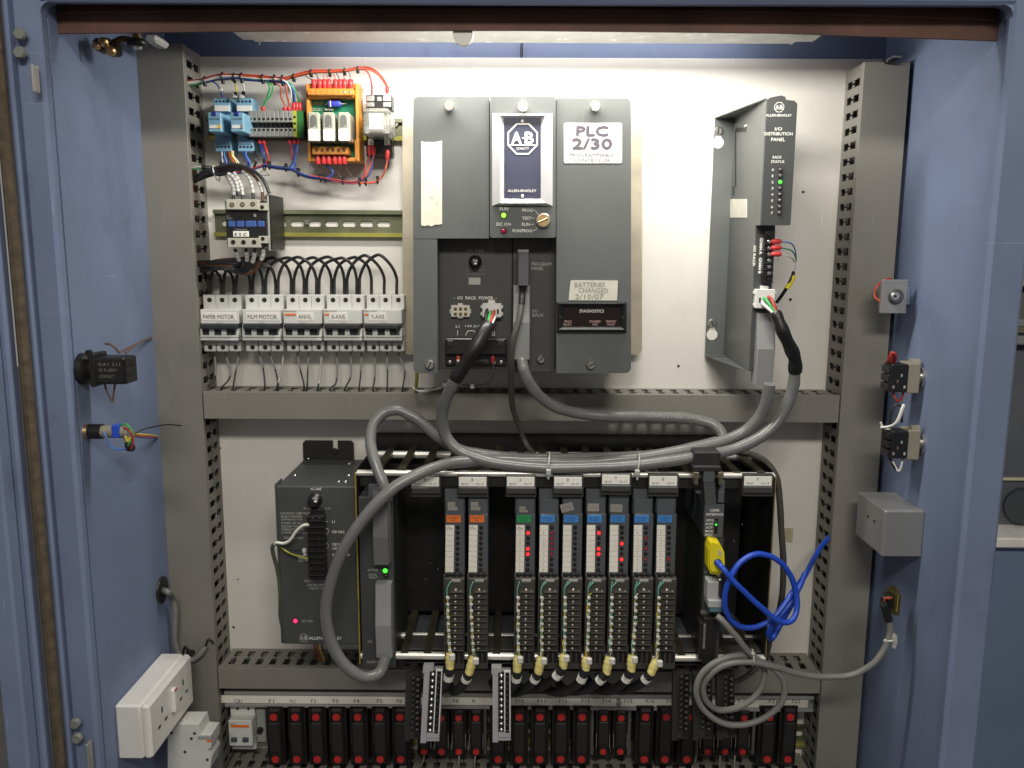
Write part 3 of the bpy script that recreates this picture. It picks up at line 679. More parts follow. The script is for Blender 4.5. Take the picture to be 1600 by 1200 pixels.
def led(parent, px, py, Y, r, m, name='led', bez=True):
    p = P3(px, py, Y)
    o = MB().lathe(p, (0, -1, 0), [(r, 0), (r, .0010), (r * .8, .0020), (r * .35, .0026)], 12).build(name, m, parent)
    if bez: MB().lathe(p, (0, -1, 0), [(r * 1.35, 0), (r * 1.25, .0006)], 14).build('led_collar', BLACK, parent)
    return o
led(pc, 787, 336.5, YC - .0042, .0034, LGR2); led(pc, 787, 361, YC - .0042, .0034, mat('led_maroon', (.25, .01, .03), .2, emit=.08, ecol=(1, .05, .2)))
for s_, a, y, c in (('PROG', 816, 328.5, 832), ('TEST', 816, 341, 830), ('RUN', 815.5, 350.5, 827.5), ('RUN/PROG', 801, 360.5, 831)): txt(s_, a, y - 2.4, c, y + 2.4, YC - .0045, PRT, pc, .02)
mb = MB()
for a, b_, c, d in ((833, 328, 838, 331), (838, 331, 841, 335.5), (831, 340.5, 835, 341.5), (829, 351, 834.5, 350), (832, 361, 836, 360), (836, 360, 839.5, 356)):
    u, v = P3(a, b_, YC - .0046), P3(c, d, YC - .0046); mb.tube([u, v], .00045, 4)
mb.build('switch_marking', PRT, pc)
ks = MB().lathe(P3(848.7, 344.5, YC - .004), (0, -1, 0), [(.0098, 0), (.0098, .004), (.0085, .0062), (.0078, .006)], 24).build('key_switch', BRIGHT, pc)
MB().cyl(P3(848.7, 344.5, YC - .0100), (0, -1, 0), .0076, .0015, 20).build('key_barrel', COPR, ks)
a = P3(841, 347.5, YC - .0117); c = P3(856, 341, YC - .0117); MB().tube([a, c], .0013, 6).build('key_blade', COPR, ks)
# stickers
st = MB().prism([q(x, y, YC - .0006) for x, y in rounded(881, 192, 972, 255, 3)], YC - .0006, YC + .0004).build('sticker', mat('sticker_white', (.70, .69, .67), .4, var=.02), pc)
PLT = mat('print_violet_grey', (.10, .085, .11), .6, var=0)
for s_, x0, y0, x1, y1, bd in (('PLC', 901, 197.3, 950, 212, .06), ('2/30', 894.5, 216.5, 956, 232.5, .06)): txt(s_, x0, y0, x1, y1, YC - .0009, PLT, st, bd)
txt('PROGRAMMABLE', 890, 239, 959, 245, YC - .0009, PLT, st); txt('CONTROLLER', 897, 247.4, 954, 253, YC - .0009, PLT, st)
random.seed(3)
def torn(a, b_, c, d, j=2):
    out = [(a, b_ + random.uniform(-1, 1))] + [(a + (c - a) * k / 6, b_ + random.uniform(0, j)) for k in range(1, 6)] + [(c, b_ + random.uniform(-1, 1))]
    return out + [(c + random.uniform(-.3, .3), d - 2)] + [(c + (a - c) * k / 6, d + random.uniform(-j, j)) for k in range(1, 6)] + [(a, d)]
o = MB().prism([q(x, y, YC - .0004) for x, y in torn(658, 221, 690.5, 352)], YC - .0006, YC + .0002).build('masking_tape', TAPE)
tag(o, 'long blank strip of cream masking tape stuck upright on the left of the controller', 'tape')
txt('~\' .,', 672, 290, 684, 325, YC - .0008, mat('pencil', (.5, .5, .45), .8), o)
o = MB().prism([q(x, y, YC - .0004) for x, y in ((892, 438), (965.5, 438.4), (965, 455), (964, 469.5), (888.5, 469), (890, 452))], YC - .0008, YC + .0002).build('handwritten_label', TAPEO)
tag(o, 'old handwritten tape note about batteries above the diagnostics window', 'tape')
PEN = mat('pencil_writing', (.22, .22, .20), .8, var=0)
txt('BATTERIES', 898, 441, 945, 448.5, YC - .0010, PEN, o, .0, slant=.12); txt('CHANGED', 904, 450, 950, 457.5, YC - .0010, PEN, o, slant=-.1); txt('2/10/07', 899, 459.5, 943, 467.5, YC - .0010, PEN, o, slant=.06)
# diagnostics display
dg = frus((870, 472, 979, 519), (873, 474.5, 976, 515), YC - .003, YC - .012, BLACK, 'display_bezel', pc)
frus((873, 474.5, 976, 515), (880.5, 480.5, 969, 510), YC - .012, YC - .007, BLACK, 'bezel_slope', dg)
MB().px(880, 480, 969.5, 510.5, YC - .007, YC - .002, 0).build('window', WINR, dg)
txt('DIAGNOSTICS', 906, 483.7, 943.5, 488.3, YC - .0074, PRT, dg, .012)
for s_, x0, x1, y0 in (('PROC', 882, 893, 500.5), ('FAULT', 880.5, 893, 505.2), ('STANDBY', 921, 939, 500.5), ('LOW', 925.5, 934, 505.2), ('MEMORY', 947, 963, 500.5), ('FAULT', 949, 961, 505.2)): txt(s_, x0, y0, x1, y0 + 3.6, YC - .0074, PRTP if y0 > 505 or x0 < 900 else PRTP, dg, .01)
for x in (875.8, 972.8): MB().cyl(P3(x, 495.5, YC - .0118), (0, -1, 0), .0020, .0006, 10).build('bezel_screw', BLKM, dg)
# recessed panel fittings
txt('AC FUSE', 730.5, 389, 756.5, 393.3, YR - .0004, PRTG, pc, .01)
def fuse_cap(parent, px, py, Y, r=.0078):
    f = MB().lathe(P3(px, py, Y), (0, -1, 0), [(r * 1.15, 0), (r * 1.15, .002), (r, .0025), (r * .92, .013), (r * .6, .0145)], 20).build('fuse_cap', BLACK, parent)
    x = px; txt('FUSE', px - r * 420, py - 3.5, px + r * 420, py, Y - .0148, PRT, f); MB().px(px - 2, py + 1.5, px + 2.5, py + 4, Y - .0150, Y - .0140, .0002).build('cap_slot', PRT, f)
fuse_cap(pc, 742.6, 409, YR)
txt('2A 250 VAC', 728, 420, 757.5, 423.6, YR - .0004, PRTF, pc); txt('SLOW BLOW', 728.5, 426.6, 757, 430.2, YR - .0004, PRTF, pc, .01)
o = MB().px(732, 433.7, 750.7, 445, YR - .0006, YR + .0004, .0004).build('rating_sticker', mat('sticker_grey', (.42, .41, .38), .6), pc); txt('1771', 735, 437, 748, 441.5, YR - .0008, PRTG, o)
txt('-  I/O  RACK  POWER  -', 709, 463, 776, 468, YR - .0004, PRT, pc, .012)
txt('L1', 712.3, 508, 717.6, 512, YR - .0004, PRT, pc, .01); txt('120 JUMPER', 727, 508, 768, 512, YR - .0004, PRT, pc, .01)
mb = MB()
for a, b_, c, d in ((715, 516, 715, 524), (727.5, 524, 731, 517), (731, 517, 741, 517), (741, 517, 744, 524), (769, 518, 769.5, 524), (769.5, 524, 773, 524), (773, 524, 772, 517)): mb.tube([P3(a, b_, YR - .0002), P3(c, d, YR - .0002)], .0006, 4)
mb.build('jumper_marking', PRT, pc)
def molex(parent, a, b_, c, d, Y, holes=True):
    f = MB().px(a + 2, b_, c - 2, d, Y - .006, Y + .001, .0008).px(a, b_ + 6, c, d - 5, Y - .004, Y + .001, .0006).px((a + c) / 2 - 4, b_ - 3, (a + c) / 2 + 4, d + 2, Y - .0045, Y + .001, .0006).build('power_socket', CREAM, parent)
    for i in range(3):
        for j in range(2):
            x, y = a + 9 + i * 8, b_ + 6 + j * 8; MB().px(x - 2.9, y - 2.9, x + 2.9, y + 2.9, Y - .0064, Y - .005, .0012).build('socket_hole', mat('socket_ochre', (.25, .20, .06), .5), f)
            MB().cyl(P3(x, y, Y - .0066), (0, -1, 0), .0012, .0002, 8).build('pin', BLACK, f)
    return f
molex(pc, 702.5, 477, 736, 495.5, YR)
# terminal strip at the foot of the recess
tb = MB().px(696, 529, 791, 554, YR - .017, YR, .0012).px(696, 554, 791, 570, YR - .008, YR, .0006).build('terminal_cover', BLACK, pc)
for a, c in ((698, 708), (777, 789)): MB().px(a, 532, c, 541, YR - .0180, YR - .016, .0008).build('cover_hook', BLKM, tb)
for x in (713, 727.5, 745, 760): MB().cyl(P3(x, 540, YR - .0172), (0, -1, 0), .0013, .0002, 8).build('cover_hole', CHAS, tb)
txt('JUMPER', 741, 562, 763, 567.5, YR - .0084, PRTF, tb, .01)
for x in (703, 783): MB().lathe(P3(x, 566, YR - .008), (0, -1, 0), [(.0030, 0), (.0030, .001), (.0015, .0012)], 12).build('cover_screw', STEEL, tb)
for x, m in ((716, WOR), (770, WRD)): MB().lathe(P3(x, 556, YR - .011), (0, -.1, -1), [(.0028, 0), (.0030, .007), (.0018, .010)], 10).build('wire_terminal', m, tb)
MB().px(768.5, 564, 774.5, 568.5, YR - .0105, YR - .008, .0005).build('wire_terminal', BRIGHT, tb)
for c_ in [x for x in range(0)]: pass

# ---------------- cables and connectors of the controller
def hood(name, label, px0, py0, px1, py1, Ys, bend=.48, m=HOOD, m2=HOOD2, h=.022, cat='connector', taper=0):
    """rectangular cable hood standing off plane Ys with a kinked face, upper half lighter because it slopes up"""
    mid = py0 + (py1 - py0) * bend; Yf = Ys - h
    x0, z0 = q(px0, py0, Yf); x1, _ = q(px1, py0, Yf); _, z1 = q(px0, mid, Yf); _, z2 = q(px0, py1, Yf)
    t = thing(name, ((x0 + x1) / 2, Ys, (z0 + z2) / 2), label, cat)
    def slab(za, zb, Ya, Yb, nm):
        c = .0012
        vs = [(x0, Ys, za), (x1, Ys, za), (x0, Ya + c, za), (x1, Ya + c, za), (x0 + c, Ya, za), (x1 - c, Ya, za),
              (x0, Ys, zb), (x1, Ys, zb), (x0, Yb + c, zb), (x1, Yb + c, zb), (x0 + c, Yb, zb), (x1 - c, Yb, zb)]
        fs = [(0, 2, 4, 5, 3, 1), (6, 7, 9, 11, 10, 8), (0, 6, 8, 2), (2, 8, 10, 4), (4, 10, 11, 5), (5, 11, 9, 3), (3, 9, 7, 1), (0, 1, 7, 6)]
        return MB().add(vs, fs).build(nm, m, t)
    slab(z0, z1, Yf + h * .35, Yf, 'hood_upper'); slab(z1 - .0002, z2, Yf, Yf + h * .18, 'hood_lower')
    return t
h1 = hood('rack_cable_connector', 'grey cable hood plugged into the I/O RACK socket of the controller', 802, 446, 828.5, 562, YR - .001, .50)
t = thing('panel_connector', P3(817, 420, YR), 'dark grey connector plugged into the PROGRAM PANEL socket of the controller', 'connector')
MB().px(809.5, 392, 826, 447, YR - .036, YR - .0, .001).build('connector_shell', mat('shell_grey', (.075, .078, .085), .45), t)
MB().px(812, 447, 822, 452, YR - .030, YR - .012, .001).build('connector_end', BLACK, t)
MB().px(809, 390, 826, 395, YR - .0365, YR - .02, .0006).build('shell_lip', mat('shell_grey_light', (.16, .16, .17), .45), t)
MB().tube(smooth_path(pts((817, 449, YR - .022), (816, 462, YR - .030), (815, 476, YR - .036)), 4), .0043, 10).build('strain_relief', BLACK, t)
txt('PROGRAM\nPANEL', 830.5, 410, 861.5, 422, YR - .0014, PRTG, pc, .005); txt('I/O\nRACK', 832, 483.5, 849.5, 495, YR - .0014, PRTG, pc, .005)
wire('panel_cable', 'thin grey brown cable hanging from the PROGRAM PANEL connector past the middle duct', 'cable',
     pts((815, 474, -.19), (811, 500, -.195), (803, 528, -.197), (799, 560, -.19), (799, 600, -.16), (802, 640, -.12), (812, 668, -.10), (820, 690, -.09), (836, 712, -.11)), .0042, CABLED)
# plug with coloured wires, black sleeve, then heavy cable B to the distribution panel
YB = -.155
pB = pts((716, 585, -.211), (712, 592, -.210), (699, 618, -.198), (691, 648, -.180), (695, 678, -.170), (714, 702, -.172), (745, 716, -.176), (800, 727, -.178), (860, 731, -.178), (930, 730, -.178), (1000, 726, -.178), (1070, 717, -.175), (1130, 706, -.170), (1176, 690, -.165), (1210, 664, -.160), (1230, 632, -.158), (1240, 600, -.160), (1242, 579, -.1635))
powercable = wire('power_cable', 'heavy grey cable from controller power plug, sweeping right up to the distribution panel', 'cable', pB, .0082, CABLE, n=12, seg=8)
pS = pts((763, 508, -.196), (757, 517, -.204), (745, 539, -.212), (731, 562, -.213), (716, 585, -.211), (711, 594, -.2098))
MB().tube(smooth_path(pS, 5), lambda u: .0092 + .0010 * math.sin(min(1, u * 1.4) * 3.14) ** 2 + .0003 * math.sin(u * 17), 12).build('tape_sleeve', BLACK, powercable)
pS2 = pts((1212, 488, -.178), (1217, 500, -.183), (1224, 520, -.184), (1236, 545, -.178), (1242, 562, -.170), (1242.5, 581, -.163))
MB().tube(smooth_path(pS2, 5), lambda u: .0068 + .0022 * min(1, u * 2.2) + .0007 * math.sin(u * 22), 12).build('tape_sleeve', BLACK, powercable)
def plug(px, py, Y, w, h, label, cols, ex, ey, eY):
    t = thing('power_plug', P3(px, py, Y), label, 'plug')
    MB().px(px - w / 2, py - h / 2, px + w / 2, py + h / 2, Y - .012, Y, .0008).px(px - w / 2 - 2.5, py - h / 2 + 3, px + w / 2 + 2.5, py - h / 2 + 8, Y - .008, Y, .0005).px(px - w / 2 - 2.5, py + h / 2 - 8, px + w / 2 + 2.5, py + h / 2 - 3, Y - .008, Y, .0005).px(px - 6, py - h / 2 - 5, px + 5, py - h / 2 + 1, Y - .009, Y, .0005).build('plug_body', mat('plug_white', (.72, .71, .68), .4), t)
    for i, (m, dx, dy) in enumerate(cols):
        MB().tube(smooth_path([P3(px + dx, py + dy, Y - .010), P3(px + dx + (ex - px) * .35, py + dy + (ey - py) * .25, Y - .022), P3(ex + dx * .28, ey + dy * .1, eY - .002)], 5), .0022, 8).build('core_wire', m, t)
    for dx in (-8.5, 9.5): MB().px(px + dx - 1.6, py - 2, px + dx + 1.6, py + 6, Y - .0124, Y - .011, .0003).build('plug_slot', BLKM, t)
    return t
plug(768.5, 485, YR, 30, 22, 'white power plug with red, green and white wires under I/O RACK POWER', [(WBR, -6, 2), (WB, -7, -2), (WGR, -1, 1), (WRD, 4, 0), (WWH, 6, 6)], 762, 512, -.200)
plug(1196, 467, -.147, 30, 30, 'white power plug with red, green and orange wires on the distribution panel', [(WOR, -4, 8), (WWH, -6, 5), (WGR, -3, -2), (WRD, 4, -4), (WRD, 7, 2)], 1213, 491, -.180)
# cable A: rack connector down and right
wire('rack_cable', 'grey cable from the I/O RACK connector curving right below the middle duct', 'cable',
     pts((815, 560, -.168), (819, 580, -.172), (832, 606, -.165), (858, 630, -.150), (900, 645, -.140), (960, 651, -.135), (1030, 652, -.130), (1085, 655, -.130), (1115, 664, -.135), (1129, 680, -.145), (1126, 698, -.15), (1100, 712, -.155)), .0080, CABLE, n=12, seg=8)
# bundle cables C and D over the rack
wire('bundle_cable', 'heavy grey cable looping low on the left, from lower adapter connector to distribution panel', 'cable',
     pts((1202, 600, -.170), (1198, 625, -.165), (1186, 652, -.155), (1160, 676, -.150), (1120, 692, -.155), (1060, 705, -.162), (990, 716, -.165), (920, 722, -.165), (850, 722, -.165), (790, 720, -.165), (740, 720, -.175), (700, 724, -.190), (660, 738, -.205), (615, 763, -.220), (575, 802, -.230), (540, 852, -.235), (518, 905, -.235), (509, 955, -.235), (518, 1005, -.235), (543, 1043, -.235), (570, 1058, -.232), (592, 1052, -.222), (603, 1026, -.212)), .0081, CABLE, n=12, seg=8)
wire('bundle_cable', 'grey cable arching up from the upper adapter connector and joining the bundle', 'cable',
     pts((604, 782, -.200), (600, 760, -.200), (588, 728, -.190), (579, 692, -.175), (584, 662, -.160), (600, 645, -.150), (622, 641, -.148), (650, 654, -.150), (680, 679, -.150), (712, 700, -.150), (760, 711, -.150), (830, 716, -.150), (920, 716, -.150), (1010, 712, -.150), (1080, 700, -.150), (1120, 690, -.145)), .0078, CABLE, n=12, seg=8)
for x, y0, y1, lab in ((856, 708, 742, 'pale cable tie round the grey cable bundle, left one, near slot label 3'), (995, 709, 743, 'pale cable tie round the grey cable bundle, right one, near slot label 4')):
    c = P3(x, (y0 + y1) / 2 - 1, -.170); ph = [(c.x + .0022 * math.cos(a), c.y + .0175 * math.sin(a), c.z + .0150 * math.cos(a)) for a in [2 * math.pi * k / 20 for k in range(21)]]
    TG = mat('tie_grey', (.40, .41, .38), .4)
    t = thing('cable_tie', c, lab, 'cable tie'); MB().tube(ph, .0016, 6).build('tie_strap', TG, t)
    p = P3(x + 1, y1 - 4, -.190); MB().box(p.x - .0035, p.x + .0035, -.192, -.185, p.z - .004, p.z + .004, .001).box(p.x - .0014, p.x + .0014, -.190, -.187, p.z - .010, p.z).build('tie_head', TG, t)
# small white and yellow wires under the controller
wire('earth_wire', 'yellow green earth wire standing under the bottom left of the controller', 'wire', pts((651.5, 580, -.10), (651, 595, -.09), (650, 606, -.075), (650, 612, -.06)), .0026, mat('wire_lime', (.42, .42, .05), .4))
wire('jumper_lead', 'white wire lying over the middle duct under the controller left corner', 'wire', pts((646, 606, -.074), (655, 611, -.078), (676, 609, -.082), (700, 600, -.10), (712, 580, -.14), (716, 563, -.170)), .0017, WWH)
wire('jumper_lead', 'thin grey black wire sagging below the terminal cover of the controller', 'wire', pts((771, 568, -.166), (770, 585, -.150), (762, 598, -.12), (748, 602, -.10), (722, 602, -.095)), .0013, mat('wire_grey', (.14, .15, .17), .4))
for x, y in ((695, 599), (738, 603)):
    p = P3(x, y, -.10); o = MB().box(p.x - .003, p.x + .003, -.105, -.098, p.z - .0035, p.z + .0035, .0008).build('cable_tie', SLV); tag(o, 'small white tie head on the %s wire under the controller' % ('white' if x < 700 else 'grey black'), 'cable tie')

# ================================================================ DISTRIBUTION PANEL
X0 = q(1194, 250, -.17)[0]; X1 = q(1241, 250, -.17)[0]
zt = q(1215, 156, -.17)[1]; zm = q(1215, 352, -.17)[1]; zbm = q(1195, 580, -.147)[1]
dp = thing('distribution_panel', ((X0 + X1) / 2, 0, (zt + zbm) / 2), 'tall narrow dark grey I/O distribution panel standing out right of the controller', 'distribution panel')
XF = q(1112, 300, -.004)[0]
mb = MB().prism([(X0 - .0005, zt + .0018), (X0 - .0005, zbm), (X0 + .001, zbm), (X0 + .001, zt + .0018)], -.147, -.004)
mb.build('side_plate', DARK, dp)
MB().box(X0 - .0004, X0 + .002, -.1665, -.147, zm, zt + .0018).build('side_plate_front', DARK, dp)
fl = MB().prism([(XF, zt + .002), (X0, zt + .002), (X0, zbm + .004), (XF, zbm + .004)], -.0055, -.004).build('mounting_flange', DARK, dp)
MB().box(XF, X0, -.02, -.0055, zbm + .004, zbm + .0052).build('flange_lip', DARK, fl)
vs = [(XF, -.0055, zt + .002), (X0, -.0055, zt + .002), (X0, -.165, zt), (X0 - .0012, -.165, zt)]
MB().add([(XF, -.005, zt + .0015), (X0 + .0, -.005, zt + .0015), (X0 + .0, -.166, zt + .0015), (X0 - .001, -.166, zt + .0015), (XF, -.005, zt + .003), (X0, -.005, zt + .003), (X0, -.166, zt + .003), (X0 - .001, -.166, zt + .003)], [(0, 1, 2, 3), (7, 6, 5, 4), (0, 3, 7, 4), (0, 4, 5, 1), (1, 5, 6, 2), (2, 6, 7, 3)]).build('top_gusset', DARK, dp)
MB().add([(XF, -.005, zbm + .004), (X0, -.005, zbm + .004), (X0, -.147, zbm), (X0 - .001, -.147, zbm), (XF, -.005, zbm + .0028), (X0, -.005, zbm + .0028), (X0, -.147, zbm - .0012), (X0 - .001, -.147, zbm - .0012)], [(0, 1, 2, 3), (7, 6, 5, 4), (0, 3, 7, 4), (0, 4, 5, 1), (1, 5, 6, 2), (2, 6, 7, 3)]).build('bottom_gusset', DARK, dp)
r_ = .004
MB().prism([(X0, zt), (X0 + .004, zt + .003), (X0 + .018, zt + .0055), (X0 + .023, zt + .004), (X0 + .025, zt), (X1 - r_, zt - .001), (X1, zt - r_ - .001), (X1, zm + .001), (X1 - .002, zm), (X0, zm)], -.170, -.166).build('front_plate', mat('panel_charcoal', (.060, .064, .064), .42, var=.06, bump=.2), dp)
MB().box(X0 + .001, X1 - .002, -.166, -.008, zm + .002, zt - .001).build('body', DARK, dp)
MB().box(X0 + .001, X1 - .013, -.147, -.008, zbm, zm + .002, .0008).build('lower_body', DARK, dp)
MB().box(X0 + .0012, X1 - .0135, -.1475, -.146, q(1200, 579, -.147)[1], zm + .002).build('lower_face', mat('panel_charcoal', (.060, .064, .064), .42, var=.06, bump=.2), dp)
for px, py in ((1122, 205), (1112.5, 505)):
    ky = py + (18 if py < 300 else 18); p = P3(px, ky, -.006)
    MB().cyl(p, (0, -1, 0), .0085, .0003, 20).box(p.x - .0042, p.x + .0042, -.0065, -.0058, p.z, p.z + .014).build('keyhole', WHITE, fl)
    screw(dp, px, py, -.0065, .0068, .003)
XS = X0 - .0007
def onside(py, Y, px=1160):      # z on the side plane at depth Y for a photo row
    return q(px, py, Y)[1]
def side_quad(name, m, px0, py0, px1, py1, parent, t=.0006):
    Ya, Za = onwall(px0, py0, XS); Yb, Zb = onwall(px1, py1, XS); Yc, Zc = onwall(px0, py1, XS); Yd, Zd = onwall(px1, py0, XS)
    return MB().add([(XS - t, Ya, Za), (XS - t, Yd, Zd), (XS - t, Yb, Zb), (XS - t, Yc, Zc), (XS + t, Ya, Za), (XS + t, Yd, Zd), (XS + t, Yb, Zb), (XS + t, Yc, Zc)], [(0, 1, 2, 3), (7, 6, 5, 4), (0, 4, 5, 1), (1, 5, 6, 2), (2, 6, 7, 3), (3, 7, 4, 0)]).build(name, m, parent)
side_quad('side_slot', CHAS, 1150, 199.5, 1166, 206, dp, .0003)
side_quad('tab_gap', CHAS, 1148.6, 204, 1150.2, 292, dp, .0003); side_quad('tab_gap', CHAS, 1145.5, 291, 1147, 305, dp, .0003)
o = side_quad('scrap_of_tape', TAPEO, 1141, 311, 1167, 340, None, .0006); o.location = o.location; tag(o, 'small cream tape scrap stuck on the side of the distribution panel', 'tape')
for px, py in ((1145.5, 204.5), (1165, 197)):
    Y_, Z_ = onwall(px, py, XS); MB().lathe((XS, Y_, Z_), (-1, 0, 0), [(.0035, 0), (.002, .002)], 10).build('side_screw', STEEL, dp)
YD = -.1704
logo(1217.5, 167.5, 7.2, YD, dp, PRT, False)
txt('ALLEN-BRADLEY', 1197, 178.3, 1237, 182, YD, PRT, dp, .01)
for s_, a, b_, c, d in (('I/O', 1211, 199, 1222, 204), ('DISTRIBUTION', 1194.8, 206.6, 1238.5, 211.6), ('PANEL', 1205, 215.4, 1226.5, 220.6), ('RACK', 1207.4, 243.6, 1221.5, 247.8), ('STATUS', 1204.7, 250.6, 1225.4, 254.8)): txt(s_, a, b_, c, d, YD, PRT, dp, .015)
for k in range(8):
    y = 265.3 + k * 9.65; x = 1219.5 - k * .22
    led(dp, x, y, YD + .0004, .0026, LGRN if k == 2 else mat('led_smoke', (.10, .095, .09), .12), 'led')
    txt(str(k), x - 13.5, y - 1.9, x - 10.5, y + 1.9, YD, PRT, dp, .015)
YL = -.1475
tb = MB().px(1193.5, 359, 1209.5, 441, YL - .009, YL, .0008).build('terminal_strip', BLACK, dp)
for k, y in enumerate((366, 377.5, 387.2, 397, 407, 416.5, 426.5, 436)):
    MB().px(1194.5, y + 4.2, 1209, y + 5.6, YL - .012, YL - .008, .0003).build('barrier', BLACK, tb)
    MB().lathe(P3(1201.5, y, YL - .009), (0, -1, 0), [(.0031, 0), (.0031, .0016), (.0020, .0024)], 12).build('terminal_screw', STEEL if 0 < k < 7 else BLKM, tb)
txt('CHAN A   CHAN B', 1186.3, 372, 1190.3, 427, YL - .0004, PRT, dp, .01, rot=True); txt('I/O RACK', 1176.8, 384, 1180.5, 416, YL - .0004, PRT, dp, .01, rot=True)
txt('1\n+\n2', 1212, 404, 1218, 428, YL - .0004, PRTG, dp, .0)
for k, (y, m) in enumerate(((377.5, WLB), (387.2, WGR), (397, WWH))):
    a, c = P3(1205, y, YL - .012), P3(1221, y, YL - .011)
    nm = ('blue', 'green', 'white')[k]
    o = wire('channel_wire', 'thin %s wire with red crimp on the screw terminals of the distribution panel' % nm, 'wire', pts((1220, y, YL - .011), (1234, y + 2 + k, YL - .006), (1242, y + 12, YL + .02), (1244, 408, YL + .035), (1243, 418, YL + .03), (1239, 428, YL + .03)), .0010, m, n=6)
    MB().lathe(a, c - a, [(.0022, 0), (.0036, .002), (.0038, .011), (.0022, .014)], 10).build('crimp_sleeve', RED, o)
wire('channel_cable', 'grey channel cable with yellow and black sleeve curling behind the distribution panel', 'cable', pts((1240, 424, YL + .03), (1239, 430, YL + .03), (1232, 445, YL + .03), (1222, 461, YL + .04), (1214, 472, YL + .06)), .0026, WB)
o = MB().tube(smooth_path(pts((1241, 431, YL + .03), (1235, 442, YL + .03), (1229, 451, YL + .03)), 5), .0036, 8).build('yellow_sleeve', YELL); tag(o, 'short yellow sleeve on the small cable behind the distribution panel', 'sleeve')
hood('tall_cable_connector', 'tall grey cable hood at the foot of the distribution panel', 1186.5, 490, 1214.5, 602, YL + .012, .50, h=.026)
MB().cyl(P3(1235, 468, -.0002), (0, -1, 0), .0024, .0004, 10).build('drilled_hole', CHAS, cab)

txt('AWM  STYLE  2464', 1012, 648.6, 1092, 653.6, -.1402, PRTG, bpy.data.objects['rack_cable'], slant=-.35, name='cable_print')

# ================================================================ CARD RACK
YK = -.178
KX0 = q(560, 900, YK)[0]; KX1 = q(1203, 900, YK)[0]
KZ1 = q(880, 741, YK)[1]; KZ0 = q(880, 1036, YK)[1]
rk = thing('card_rack', ((KX0 + KX1) / 2, 0, KZ0), 'wide black card rack with bright cross rods, below the middle duct', 'card rack')
for X in (KX0, KX1 - .0015):
    o = MB().box(X, X + .0015, YK, -.006, KZ0, KZ1 + .004, .0005).build('side_plate', CHAS, rk)
MB().box(KX0 - .0016, KX0 + .0004, YK - .0015, YK + .0005, KZ0 - .004, KZ1, .0004).build('plate_edge', GOLDE, rk)
MB().box(KX1 - .0004, KX1 + .0010, YK - .0010, YK + .0005, KZ0, KZ1, .0003).build('plate_edge', mat('dull_gold', (.30, .23, .09), .5, .3), rk)
MB().box(KX0, KX1, -.012, -.008, KZ0 - .005, KZ1 + .02).build('rack_back', CHAS, rk)
MB().box(KX0 + .01, KX1 - .01, -.05, -.012, KZ0 + .02, KZ1 - .02).build('backplane', CHAS, rk)
tz = q(880, 712, -.062)[1]
def rod(x0, x1, Y, Z, r, nm='cross_rod', m=ROD): return MB().cyl((x0, Y, Z), (1, 0, 0), r, x1 - x0, 16).build(nm, m, rk)
rod(KX0, KX1, -.062, tz, .0058); rod(KX0, KX1, YK + .004, q(880, 742, YK)[1], .0044)
zbf = q(880, 1028, YK)[1]; zbb = q(880, 995, -.115)[1]
rod(KX0, KX1, YK + .004, zbf, .0056); rod(KX0, KX1, -.115, zbb, .0050)
MB().box(KX0 + .06, KX1 - .002, -.112, -.02, zbb - .010, zbb - .006, .001).build('lower_shelf', MODG, rk)
MB().box(KX0 + .06, KX1 - .002, YK + .012, -.121, zbf + .004, zbf + .006, .0006).build('lower_shelf', RECESS, rk)
for px, py in ((642, 771), (671, 768), (665, 905), (672, 880), (684, 889), (1160, 820), (1147, 846), (1203, 770), (780, 760), (1166, 880)): MB().lathe(P3(px, py, -.052), (0, -1, 0), [(.0016, 0), (.0010, .001)], 8).build('backplane_screw', STEEL, rk)
for Z_, Y0 in ((tz + .0, -.008), (zbb - .012, -.01)): pass
MB().box(KX0 + .002, KX1 - .002, -.0100, -.004, tz + .001, tz + .016, .001).build('rear_rail', CHAS, rk)
for k, px in enumerate((634, 889, 1008)):
    p = P3(px - 27 if k == 0 else px - 12, 704, -.0105); o = MB().box(p.x - .007, p.x + .007, -.0125, -.010, p.z - .005, p.z + .005, .001).build('screw_tab', BLKM, rk); MB().lathe((p.x, -.0125, p.z), (0, -1, 0), [(.0032, 0), (.002, .002)], 10).build('tab_screw', STEEL, o)
ns = 17
for k in range(ns):                                        # card guides: one strap above and one below for each slot
    x = KX0 + .030 + k * (KX1 - KX0 - .05) / (ns - 1); w_ = .0055
    z1, z2 = tz + .0052, KZ1 + .0052
    MB().add([(x - w_, -.020, z1), (x + w_, -.020, z1), (x + w_, YK + .002, z2), (x - w_, YK + .002, z2), (x - w_, -.020, z1 - .006), (x + w_, -.020, z1 - .006), (x + w_, YK + .002, z2 - .006), (x - w_, YK + .002, z2 - .006)], [(0, 1, 2, 3), (7, 6, 5, 4), (0, 4, 5, 1), (1, 5, 6, 2), (2, 6, 7, 3), (3, 7, 4, 0)]).build('card_guide', OLIVE, rk)
    z1, z2 = zbb + .012, zbf + .0056
    MB().add([(x - w_, -.030, z1), (x + w_, -.030, z1), (x + w_, YK + .001, z2), (x - w_, YK + .001, z2), (x - w_, -.030, z1 - .006), (x + w_, -.030, z1 - .006), (x + w_, YK + .001, z2 - .010), (x - w_, YK + .001, z2 - .010)], [(0, 1, 2, 3), (7, 6, 5, 4), (0, 4, 5, 1), (1, 5, 6, 2), (2, 6, 7, 3), (3, 7, 4, 0)]).build('card_guide', OLIVE, rk)
MB().box(KX0 + .06, KX1 - .002, YK + .004, -.03, zbf - .012, zbf - .010).build('bottom_tray', CHAS, rk)
